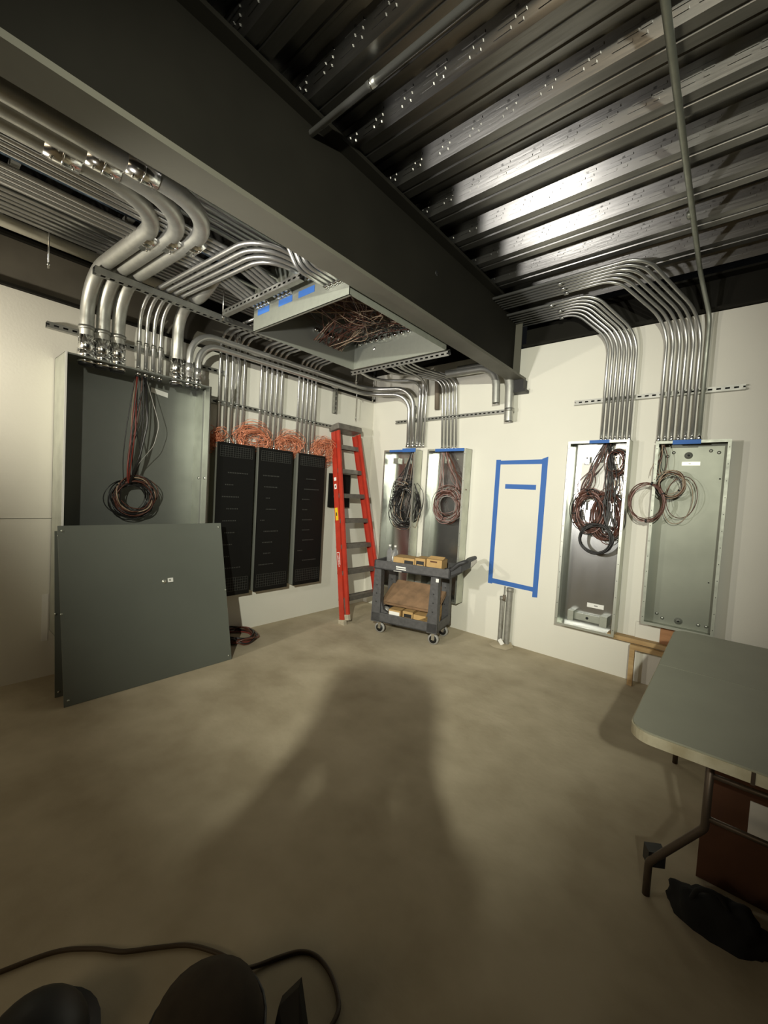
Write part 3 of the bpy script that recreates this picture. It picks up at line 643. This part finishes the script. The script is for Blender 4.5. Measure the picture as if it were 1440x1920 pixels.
for sg in (-1, 1):
    b = MB(); b.obox(A+Vector((0, sg*.315, 0))-nl*.045+dl*.025, (dl, (0,1,0), nl), (.035, .022, .045), 'foot_rubber'); b.build('foot', t, label='worn beige foot')
    b = MB(); b.obox(A+Vector((0, sg*.296, 0))+nl*.025+dl*.085, (dl, (0,1,0), nl), (.03, .018, .03), 'foot_rubber'); b.build('foot', t, label='worn beige foot')
for i in range(7):
    f_ = (i+1)*.302/Ll; w = .325+(.190-.325)*f_-.006; p = A+dl*Ll*f_-nl*.045
    b = MB(); b.obox(p, ((0,1,0), (1,0,0), (0,0,1)), (w, .045, .004), 'ladder_metal'); b.obox(p+Vector((.043, 0, -.016)), ((0,1,0), (1,0,0), (0,0,1)), (w, .003, .026), 'ladder_metal'); b.obox(p+Vector((-.043, 0, -.016)), ((0,1,0), (1,0,0), (0,0,1)), (w, .003, .026), 'ladder_metal')
    b.build('step', t)
for sg in (-1, 1):
    f0 = .302/Ll; p = A+dl*.29+Vector((0, sg*.31, 0))-nl*.0
    b = MB(); b.prism([p+Vector((0, 0, 0)), p+Vector((0, -sg*.10, 0)), p+Vector((0, -sg*.035, 0))-dl*.10, p-dl*.24], nl*.004, 'ladder_metal'); b.build('brace', t)
b = MB(); cc = A+dl*(Ll-.005)
b.obox(cc-nl*.02+dl*.02, ((0,1,0), nl, dl), (.205, .085, .035), 'ladder_metal'); b.build('top_cap', t, bevel=.008)
b = MB(); b.obox(A+dl*1.25+Vector((0, -.253-.0, 0))-nl*.048, (dl, nl, (0,1,0)), (.095, .022, .002), 'label_yellow'); b.obox(A+dl*1.27+Vector((0, -.2565, 0))-nl*.048, (dl, nl, (0,1,0)), (.02, .008, .0005), 'label_black'); b.build('warning_label', t, label='yellow label')
b = MB()
for (s0, h) in ((1.60, .03), (1.69, .02)): b.obox(A+dl*s0+Vector((0, -.2335+(1.60-s0)*-.055, 0))-nl*.048, (dl, nl, (0,1,0)), (h, .018, .002), 'label_white')
b.obox(A+dl*1.60+Vector((0, -.2362, 0))-nl*.048, (dl, nl, (0,1,0)), (.012, .007, .0006), 'label_black')
b.build('white_label', t, label='white labels')
b = MB(); w_ = .325-.135*(.72/Ll); b.obox(A+dl*.72+Vector((0, -w_-.001, 0))-nl*.048, (dl, nl, (0,1,0)), (.105, .020, .0015), 'label_white'); b.obox(A+dl*.72+Vector((0, -w_-.003, 0))-nl*.048, (dl, nl, (0,1,0)), (.098, .015, .0008), 'ladder_red')
b.build('name_badge', t, label='outlined name badge')
def text(s_, loc, xdir, updir, size, m, name, parent, label=None, extr=.0006):
    cu = bpy.data.curves.new(name, 'FONT'); cu.body = s_; cu.size = size; cu.extrude = extr; cu.align_x = 'CENTER'; cu.align_y = 'CENTER'
    o = bpy.data.objects.new(name+'_tmp', cu); C.objects.link(o)
    dg = bpy.context.evaluated_depsgraph_get(); me = bpy.data.meshes.new_from_object(o.evaluated_get(dg)); bpy.data.objects.remove(o)
    me.materials.clear(); me.materials.append(MAT[m])
    q = bpy.data.objects.new(name, me); C.objects.link(q)
    x = Vector(xdir).normalized(); u = Vector(updir).normalized(); n = x.cross(u); Mx = Matrix(((x.x, u.x, n.x), (x.y, u.y, n.y), (x.z, u.z, n.z)))
    q.rotation_euler = Mx.to_euler(); base = Vector((0,0,0)); p = parent
    if parent: q.parent = parent
    while p: base += p.location; p = p.parent
    q.location = Vector(loc)-base
    if label: q['label'] = label
    return q
text('LOUISVILLE', A+dl*.72+Vector((0, -w_-.0042, 0))-nl*.048, -dl, nl, .026, 'label_white', 'badge_lettering', t)
# black square behind the ladder on the wall
b = MB(); b.box((.002, -.75, 1.30), (.05, -.42, 1.72), 'black_cover'); b.build('wall_box', label='black square box on the left wall seen through the ladder', cat='box')
# ------------------------------------------------------------------ cart
ang = math.atan2(.236, .972); CM = Matrix.Translation((1.249, -.555, 0)) @ Matrix.Rotation(ang, 4, 'Z')
t = thing('utility_cart', (1.249, -.555, 0), 'dark grey plastic two-shelf utility cart with an end handle in front of the back wall', 'cart')
def cb(): return MB(CM)
def tray(z0, z1, x0, x1, w, name):
    b = cb(); b.box((x0, -w, z0), (x1, w, z0+.02), 'cart_plastic')
    b.box((x0, -w, z0), (x1, -w+.022, z1), 'cart_plastic'); b.box((x0, w-.022, z0), (x1, w, z1), 'cart_plastic')
    b.box((x0, -w, z0), (x0+.022, w, z1), 'cart_plastic'); b.box((x1-.022, -w, z0), (x1, w, z1), 'cart_plastic')
    return b.build(name, t, bevel=.006)
tray(.70, .795, -.385, .46, .225, 'top_shelf'); tray(.135, .235, -.385, .36, .225, 'bottom_shelf')
for (sx, sy) in ((-1,-1), (-1,1), (1,-1), (1,1)):
    b = cb(); x = -.335 if sx < 0 else .305; y = sy*.185
    b.hexa([(x-.055, y-.04, .13), (x+.055, y-.04, .13), (x+.055, y+.04, .13), (x-.055, y+.04, .13), (x-.04, y-.04, .70), (x+.04, y-.04, .70), (x+.04, y+.04, .70), (x-.04, y+.04, .70)], 'cart_plastic')
    for k in range(3): b.cyl((x-.0, y-.043, .35+.09*k), (x, y-.039, .35+.09*k), .008, 'black', 8)
    b.build('leg', t, bevel=.008)
    # arched foot gusset
    b = cb(); xx = x-sx*.05
    b.prism([(xx, y-.02, .235), (xx-sx*.10, y-.02, .235), (xx-sx*.03, y-.02, .27), (xx, y-.02, .35)], (0, .04, 0), 'cart_plastic'); b.build('leg_gusset', t)
for (sx, sy) in ((-.307,-.152), (.307,-.152), (.307,.152), (-.307,.152)):
    p = Vector((sx, sy, 0)); w = cb(); w.cyl((sx, sy-.016, .055), (sx, sy+.016, .055), .055, 'caster_rubber', 24); w.cyl((sx, sy-.018, .055), (sx, sy+.018, .055), .040, 'black', 20); w.cyl((sx, sy-.021, .055), (sx, sy+.021, .055), .012, 'fitting', 12)
    f = cb(); f.box((sx-.016, sy-.026, .05), (sx+.016, sy-.022, .12), 'fitting'); f.box((sx-.016, sy+.022, .05), (sx+.016, sy+.026, .12), 'fitting'); f.box((sx-.025, sy-.03, .115), (sx+.025, sy+.03, .135), 'fitting')
    fo = f.build('caster', t); w.build('wheel', fo)
b = cb(); pts = fil([(.44, -.19, .77), (.53, -.19, .86), (.60, -.19, .89), (.60, .19, .89), (.53, .19, .86), (.44, .19, .77)], .05)
b.tube(pts, .022, 'cart_dark', 10)
b.hexa([(.44, -.215, .72), (.56, -.17, .78), (.56, .17, .78), (.44, .215, .72), (.44, -.215, .795), (.56, -.17, .85), (.56, .17, .85), (.44, .215, .795)], 'cart_dark')
b.build('handle', t, bevel=.006)
b = cb(); b.box((-.125, -.2275, .745), (-.015, -.225, .758), 'label_white'); b.box((-.12, -.2275, .725), (-.01, -.225, .735), 'label_white'); b.box((-.15, -.2275, .703), (-.06, -.225, .708), 'label_white'); b.build('front_label', t, label='white lettering strips')
b = cb(); b.box((.32, -.2275, .655), (.35, -.225, .69), 'label_white'); b.build('leg_sticker', t, label='small white sticker')
# boxes on the cart
def carton(x, y, z, a, w, d, h, label, group, open_=True, m='cardboard', lab=None, win=None, tilt=0):
    Mx = CM @ Matrix.Translation((x, y, z)) @ Matrix.Rotation(a, 4, 'Z') @ Matrix.Rotation(tilt, 4, 'X')
    loc = Mx @ Vector((0,0,0)); t_ = thing('cardboard_box', loc, label, 'box', group)
    b = MB(Mx); k = .003
    b.box((-w/2, -d/2, 0), (w/2, d/2, k), m); b.box((-w/2, -d/2, 0), (w/2, -d/2+k, h), m); b.box((-w/2, d/2-k, 0), (w/2, d/2, h), m); b.box((-w/2, -d/2, 0), (-w/2+k, d/2, h), m); b.box((w/2-k, -d/2, 0), (w/2, d/2, h), m)
    if not open_: b.box((-w/2, -d/2, h-k), (w/2, d/2, h), m)
    b.build('carton', t_)
    if win:
        b = MB(Mx); b.box((-w/2+.015, -d/2-.0012, h*.22), (w/2-.015, -d/2, h*.80), 'black'); b.box((-w/2+.022, -d/2-.0018, h*.40), (w/2-.022, -d/2-.0010, h*.55), 'cardboard'); b.build('dark_print', t_, label='black printed panel')
    if lab:
        b = MB(Mx); b.box((-w/2+.006, -d/2-.0015, h*.1), (-w/2+.006+w*lab, -d/2, h*.85), 'label_white'); b.box((-w/2+.015, -d/2-.002, h*.45), (-w/2+w*lab*.7, -d/2-.0012, h*.52), 'label_black'); b.build('white_label', t_, label='white shipping label')
    return t_
G1 = 'small boxes on the cart top'; G2 = 'boxes on the cart bottom shelf'
carton(-.13, -.06, .721, .05, .13, .20, .125, 'leftmost small cardboard box on the cart top', G1, False)
carton(.00, -.10, .721, 0, .13, .18, .13, 'second small box on the cart top with dark window', G1, False, win=True)
carton(.125, -.10, .721, 0, .115, .18, .145, 'third small box on the cart top with dark window', G1, False, win=True)
carton(.275, -.10, .721, -.05, .17, .15, .15, 'widest small cardboard box on the cart top with a flap', G1, False, win=False)
b = MB(CM @ Matrix.Translation((.275, -.10, .873))); b.add([(-.08, -.07, 0), (.085, -.07, .0), (.095, -.02, .025), (-.06, -.02, .025)], [(0,1,2,3)], 'cardboard'); b.box((-.045, -.0765, -.035), (.05, -.0755, -.02), 'cardboard_dark')
b.build('box_flap', label='raised cardboard flap lying on the widest box on the cart top', cat='box flap')
b = cb(); b.sphere((.385, -.09, .76), .032, 'cart_dark', sc=(1.3, 1, .9)); b.tube(fil([(.36, -.12, .73), (.40, -.16, .80), (.44, -.10, .75)], .03), .007, 'wire_grey', 6); b.tube(fil([(.36, -.02, .735), (.42, -.06, .81), (.44, -.02, .74)], .03), .006, 'black', 6)
b.build('hand_tool', label='small dark tool with a cord at the handle end of the cart top', cat='tool')
carton(-.12, -.14, .156, 0, .14, .13, .135, 'small box with white label on the cart bottom shelf', G2, False, lab=.85)
carton(.03, -.14, .156, 0, .115, .13, .145, 'box with black printed panel on the cart bottom shelf', G2, False, win=True)
carton(.185, -.14, .156, 0, .185, .13, .13, 'plain long box at the front of the cart bottom shelf', G2, False)
carton(.315, -.155, .156, 0, .07, .10, .145, 'small box with white label at the right of the cart bottom shelf', G2, False, lab=.9)
carton(.09, .01, .156, .02, .42, .15, .20, 'long cardboard box behind the others on the bottom shelf', G2, True)
carton(.0, .05, .40, .0, .64, .40, .035, 'large flat dusty cardboard box tilted on top of the bottom shelf boxes', G2, False, m='cardboard_dusty', tilt=.48)
b = cb(); b.box((-.22, -.04, .156), (-.14, .10, .33), 'black'); b.build('black_case', label='small black case left of the long box on the cart bottom shelf', cat='case')
b = cb(); rnd = random.Random(2)
vs_c = (-.27, -.10, .24)
b.sphere(vs_c, .05, 'wire_grey', 12, 8, (1.0, .9, .8)); b.sphere((-.30, -.14, .235), .03, 'wire_pink', 10, 6); b.sphere((-.25, -.15, .24), .028, 'label_white', 10, 6)
b.build('crumpled_plastic', label='crumpled grey plastic wrap at the left of the bottom shelf', cat='plastic wrap')
for i, (x, y) in enumerate(((-.315, .0), (-.24, -.02))):
    t_ = thing('plastic_bottle', CM @ Vector((x, y, .721)), ['left', 'right'][i]+' clear plastic bottle standing on the left end of the cart top', 'bottle', 'bottles on the cart')
    b = cb(); b.tube([(x, y, .721), (x, y, .86), (x, y, .885), (x, y, .905), (x, y, .925)], [.032, .032, .028, .012, .011], 'clear_plastic', 16); b.build('bottle_body', t_)
    b = cb(); b.cyl((x, y, .925), (x, y, .945), .014, 'label_white', 14); b.build('cap', t_, label='pale cap')
b = cb(); b.box((-.36, .06, .721), (-.28, .10, .87), 'black'); b.build('dark_case', label='thin black case standing behind the left bottle on the cart', cat='case')
# ------------------------------------------------------------------ floor stubs at the back wall
for i, (x, y, r, h, lb) in enumerate(((2.045, -.07, .024, .50, 'left dusty conduit stub rising from the floor below the tape rectangle'), (2.115, -.06, .030, .60, 'right thicker dusty conduit stub rising from the floor below the tape rectangle'), (2.075, -.10, .009, .62, 'thin rod between the two conduit stubs below the tape rectangle'))):
    t_ = thing('conduit_stub', (x, y, 0), lb, 'conduit', 'floor conduit stubs')
    b = MB()
    if i < 2: b.pipe([(x, y, 0), (x, y, h)], r, 'stub_dusty', 16, .003)
    else: b.cyl((x, y, .18), (x, y, h), r, 'stub_dusty', 10); b.cyl((x, y, .47), (x, y, .53), r*1.8, 'rust', 10)
    b.build('pipe', t_)
    if i < 2:
        b = MB(); b.cyl((x, y, h-.03), (x, y, h+.004), r*1.2, 'stub_dusty', 16); b.build('collar', t_)
b = MB(); b.obox((2.09, -.14, .05), ((1,0,.8), (0,1,0), (-.8,0,1)), (.022, .003, .03), 'label_white'); b.build('paper_tag', label='small pale paper tag at the foot of the conduit stubs', cat='tag')
b = MB(); b.add([(1.97, -.17, .002), (2.05, -.22, .002), (2.17, -.2, .002), (2.20, -.08, .002), (2.15, -.02, .03), (2.02, -.02, .03), (2.09, -.11, .028)], [(0,1,6), (1,2,6), (2,3,6), (3,4,6), (4,5,6), (5,0,6)], 'floor_concrete', True); b.build('mortar_heap', label='small heap of spilled mortar around the conduit stubs', cat='mortar')
# ------------------------------------------------------------------ wood stand
t = thing('wooden_stand', (3.3, -.1, 0), 'low pale lumber stand against the back wall below the right cabinets', 'wooden stand')
MB().box((3.04, -.10, .355), (3.62, -.012, .393), 'wood').build('top_board', t)
MB().box((3.225, -.14, 0), (3.262, -.102, .312), 'wood').build('leg', t)
MB().box((3.225, -.14, .312), (3.85, -.102, .35), 'wood').build('rail', t)
MB().box((3.80, -.14, 0), (3.84, -.102, .312), 'wood').build('leg', t)
b = MB(); b.box((3.42, -.05, .394), (3.78, -.036, .535), 'plywood'); b.build('plywood_offcut', label='reddish plywood offcut standing on the lumber stand under the rightmost cabinet', cat='plywood')
b = MB(); b.box((3.24, -.028, .394), (3.43, -.012, .53), 'wall_paint'); b.build('drywall_offcut', label='white drywall offcut on the lumber stand left of the plywood', cat='drywall')
# ------------------------------------------------------------------ folding table
t = thing('folding_table', (4.0, -1.7, 0), 'large pale grey plastic folding table at the right edge of the picture', 'table')
tx0, tx1, ty0, ty1, tz = 3.572, 4.36, -2.475, -.90, .74
def rrect(x0, x1, y0, y1, r, corners, n=8):
    out = []
    for (cx, cy, a0, ok) in ((x1-r, y1-r, 0, corners[0]), (x0+r, y1-r, 90, corners[1]), (x0+r, y0+r, 180, corners[2]), (x1-r, y0+r, 270, corners[3])):
        if ok:
            for k in range(n+1): a = math.radians(a0+90*k/n); out.append((cx+r*math.cos(a), cy+r*math.sin(a)))
        else: out.append((x1 if a0 in (0, 270) else x0, y1 if a0 in (0, 90) else y0))
    return out
for nm, (ya, yb, cn) in {'near_leaf': (ty0, -1.702, (0,0,1,1)), 'far_leaf': (-1.698, ty1, (1,1,0,0))}.items():
    poly = rrect(tx0, tx1, ya, yb, .075, cn)
    b = MB(); b.prism([(x, y, tz-.042) for x, y in poly], (0, 0, .036), 'table_edge')
    b.build(nm+'_edge', t)
    poly = rrect(tx0+.004, tx1-.004, ya+.004*cn[2], yb-.004*cn[0], .072, cn)
    b = MB(); b.prism([(x, y, tz-.006) for x, y in poly], (0, 0, .006), 'table_top'); b.build(nm, t)
b = MB(); b.box((3.895, ty0-.003, tz-.045), (3.905, ty0, tz-.006), 'table_leg'); b.build('edge_seam', t)
MB().box((tx0+.03, ty0+.05, tz-.056), (tx0+.05, ty1-.05, tz-.042), 'table_leg').build('side_rail', t)
MB().box((tx1-.05, ty0+.05, tz-.056), (tx1-.03, ty1-.05, tz-.042), 'table_leg').build('side_rail', t)
for k, y in enumerate((-2.24, -1.14)):
    for sg in (-1, 1):
        xf = 3.972+sg*.325; xm = 3.972+sg*.17
        b = MB(); b.tube(fil([(xf, y, 0), (xf-.0, y, .13), (xm, y, .36), (xm, y, tz-.056)], .045), .0135, 'table_leg', 12); b.build('leg', t)
    b = MB(); b.cyl((3.80, y, .56), (4.14, y, .56), .010, 'table_leg', 10); b.cyl((3.80, y, .40), (4.14, y, .40), .010, 'table_leg', 10); b.build('cross_bar', t)
    b = MB(); b.tube([(3.972, y, .56), (3.972, y+(.28 if k == 0 else -.28), tz-.05)], .009, 'table_leg', 8); b.build('brace', t)
# under the table
t_ = thing('cardboard_carton', (4.15, -1.75, 0), 'large brown cardboard carton on the floor under the folding table', 'box')
b = MB(); b.box((3.79, -2.0, .002), (4.30, -1.45, .50), 'cardboard_dark'); b.build('carton', t_)
b = MB(); b.box((3.93, -2.003, .27), (4.10, -2.0, .40), 'label_white'); b.build('white_label', t_, label='white paper label')
b = MB(); rnd = random.Random(5)
me_c = Vector((3.86, -2.28, .05))
b.sphere((3.87, -2.20, .0), .115, 'black_cloth', 40, 16, (1.35, .75, 1.0), 0)
c_ = Vector((3.87, -2.20, 0))
b.v = [c_+(q-c_)*(1+.28*noise.noise((q-c_)*13)+.12*noise.noise((q-c_)*34)) for q in b.v]
b.tube(fil([(3.78, -2.24, .07), (3.80, -2.25, .14), (3.86, -2.24, .15), (3.90, -2.23, .08)], .04), .008, 'black_cloth', 8)
b.build('black_bag', label='slumped black bag on the floor at the foot of the table leg', cat='bag')
b = MB(); b.obox((3.66, -2.20, .14), ((.8,.4,.1), (-.4,.8,0), (0,0,1)), (.03, .025, .03), 'black'); b.build('knee_pad', label='small black pad hooked on the table leg near the floor', cat='pad')
b = MB(); b.sphere((3.955, -2.62, .0), .07, 'black_cloth', 20, 8, (.55, 1.25, .8), 0); b.build('shoe', label='dark rounded shoe-shaped lump on the floor at the bottom right', cat='shoe')
# ------------------------------------------------------------------ near floor clutter
def smooth(ctl, n=8):
    ctl = [Vector(p) for p in ctl]; ctl = [ctl[0]]+ctl+[ctl[-1]]; out = []
    for j in range(len(ctl)-3):
        for u in range(n):
            u_ = u/n; P = ctl[j:j+4]; out.append(.5*((2*P[1])+(-P[0]+P[2])*u_+(2*P[0]-5*P[1]+4*P[2]-P[3])*u_**2+(-P[0]+3*P[1]-3*P[2]+P[3])*u_**3))
    out.append(ctl[-1]); return out
t = thing('extension_cord', (2.6, -3.5, 0), 'thin brown extension cord lying on the floor at the bottom left', 'cord')
b = MB(); b.tube(smooth([(2.15, -4.15, .007), (2.22, -3.96, .007), (2.279, -3.816, .007), (2.355, -3.73, .007), (2.43, -3.671, .007), (2.49, -3.60, .007), (2.556, -3.527, .007), (2.63, -3.48, .007), (2.70, -3.452, .007), (2.775, -3.447, .007), (2.81, -3.455, .007)]), .0065, 'cord_brown', 8)
b.build('cord_run', t)
b = MB(); b.tube(smooth([(2.76, -3.44, .02), (2.775, -3.40, .01), (2.80, -3.345, .007), (2.835, -3.29, .007), (2.88, -3.262, .007), (2.94, -3.26, .007), (3.0, -3.28, .007), (3.04, -3.315, .007), (3.05, -3.40, .007)]), .0065, 'cord_brown', 8)
b.build('cord_loop', t)
# tool bag with a flap, bottom centre
t = thing('tool_bag', (2.76, -3.62, 0), 'dark rounded tool bag with an open flap at the bottom of the picture', 'bag')
b = MB(); b.tube([(2.862, -3.615, 0), (2.862, -3.615, .10), (2.862, -3.615, .155), (2.862, -3.615, .18), (2.862, -3.615, .185)], [.135, .145, .125, .08, .01], 'bag_tan', 28); b.build('bag_body', t)
b = MB(); b.tube([(2.862+.146*math.cos(a*math.pi/12), -3.615+.146*math.sin(a*math.pi/12), .10) for a in range(24)], .006, 'black', 6, closed=True); b.build('rim', t)
b = MB(); b.prism([(2.975, -3.50, .0), (2.97, -3.46, .14), (3.01, -3.43, .20), (3.09, -3.46, .12), (3.12, -3.50, .0)], (.012, -.02, 0), 'black'); b.build('flap', t)
b = MB(); b.prism([(2.995, -3.497, .03), (2.995, -3.478, .09), (3.04, -3.472, .09), (3.05, -3.495, .03)], (.0, -.001, 0), 'bag_tan'); b.build('flap_patch', t, label='tan patch on the flap')
t = thing('hard_hat', (2.54, -3.86, 0), 'black rounded hard hat on the floor at the bottom left corner', 'hard hat')
b = MB(); b.sphere((2.53, -3.91, .01), .125, 'black', 28, 12, (1, 1, 1.0), 0); b.build('shell', t)
b = MB(); b.cyl((2.53, -3.91, .002), (2.53, -3.91, .012), .15, 'black', 28); b.build('brim', t)
# ------------------------------------------------------------------ photographer behind the camera (casts the shadow)
def person():
    me = bpy.data.meshes.new('person'); pv = []; pe = []; pr = []
    def v(p, r, par=None):
        pv.append(p); pr.append(r)
        if par is not None: pe.append((par, len(pv)-1))
        return len(pv)-1
    ox, oy = 3.71, -4.55
    d = Vector((-.565, .825, 0)); s_ = Vector((.825, .565, 0))
    def P(f, r, z): q = Vector((ox, oy, 0))+d*f+s_*r; return (q.x, q.y, z)
    pel = v(P(0,0,.98), .16); sp = v(P(0,0,1.18), .155, pel); ch = v(P(.01,0,1.38), .16, sp); nk = v(P(.02,0,1.53), .065, ch); hd = v(P(.04,0,1.60), .09, nk); h2 = v(P(.05,0,1.68), .105, hd); v(P(.05,0,1.755), .08, h2)
    for sg in (-1, 1):
        sh = v(P(.0,sg*.19,1.43), .075, ch); el = v(P(.20,sg*.21,1.26), .06, sh); wr = v(P(.36,sg*.11,1.46), .036, el); v(P(.38,sg*.09,1.52), .042, wr)
        hp = v(P(0,sg*.10,.90), .115, pel); kn = v(P(.03,sg*.12,.50), .07, hp); an = v(P(0,sg*.13,.09), .048, kn); v(P(.17,sg*.14,.045), .042, an)
    me.from_pydata(pv, pe, []); o = bpy.data.objects.new('person', me); C.objects.link(o)
    sk = o.modifiers.new('skin', 'SKIN'); su = o.modifiers.new('sub', 'SUBSURF'); su.levels = 2; su.render_levels = 2
    if not me.skin_vertices: 
        bpy.context.view_layer.objects.active = o
    L = me.skin_vertices[0].data
    for i, r in enumerate(pr): L[i].radius = (r, r); L[i].use_root = (i == 0)
    me.materials.append(MAT['black_cloth'])
    tag(o, 'photographer standing behind the camera in dark clothes, seen only as a shadow on the floor', 'person')
    b = MB(); c = P(.05, 0, 1.70); b.tube([(c[0], c[1], 1.64), (c[0], c[1], 1.72), (c[0], c[1], 1.765), (c[0], c[1], 1.785), (c[0], c[1], 1.787)], [.135, .132, .12, .09, .02], 'pvc_white', 24); b.cyl((c[0], c[1], 1.635), (c[0], c[1], 1.642), .145, 'pvc_white', 20)
    b.build('hard_hat', label='hard hat on the photographer behind the camera', cat='hard hat')
person()
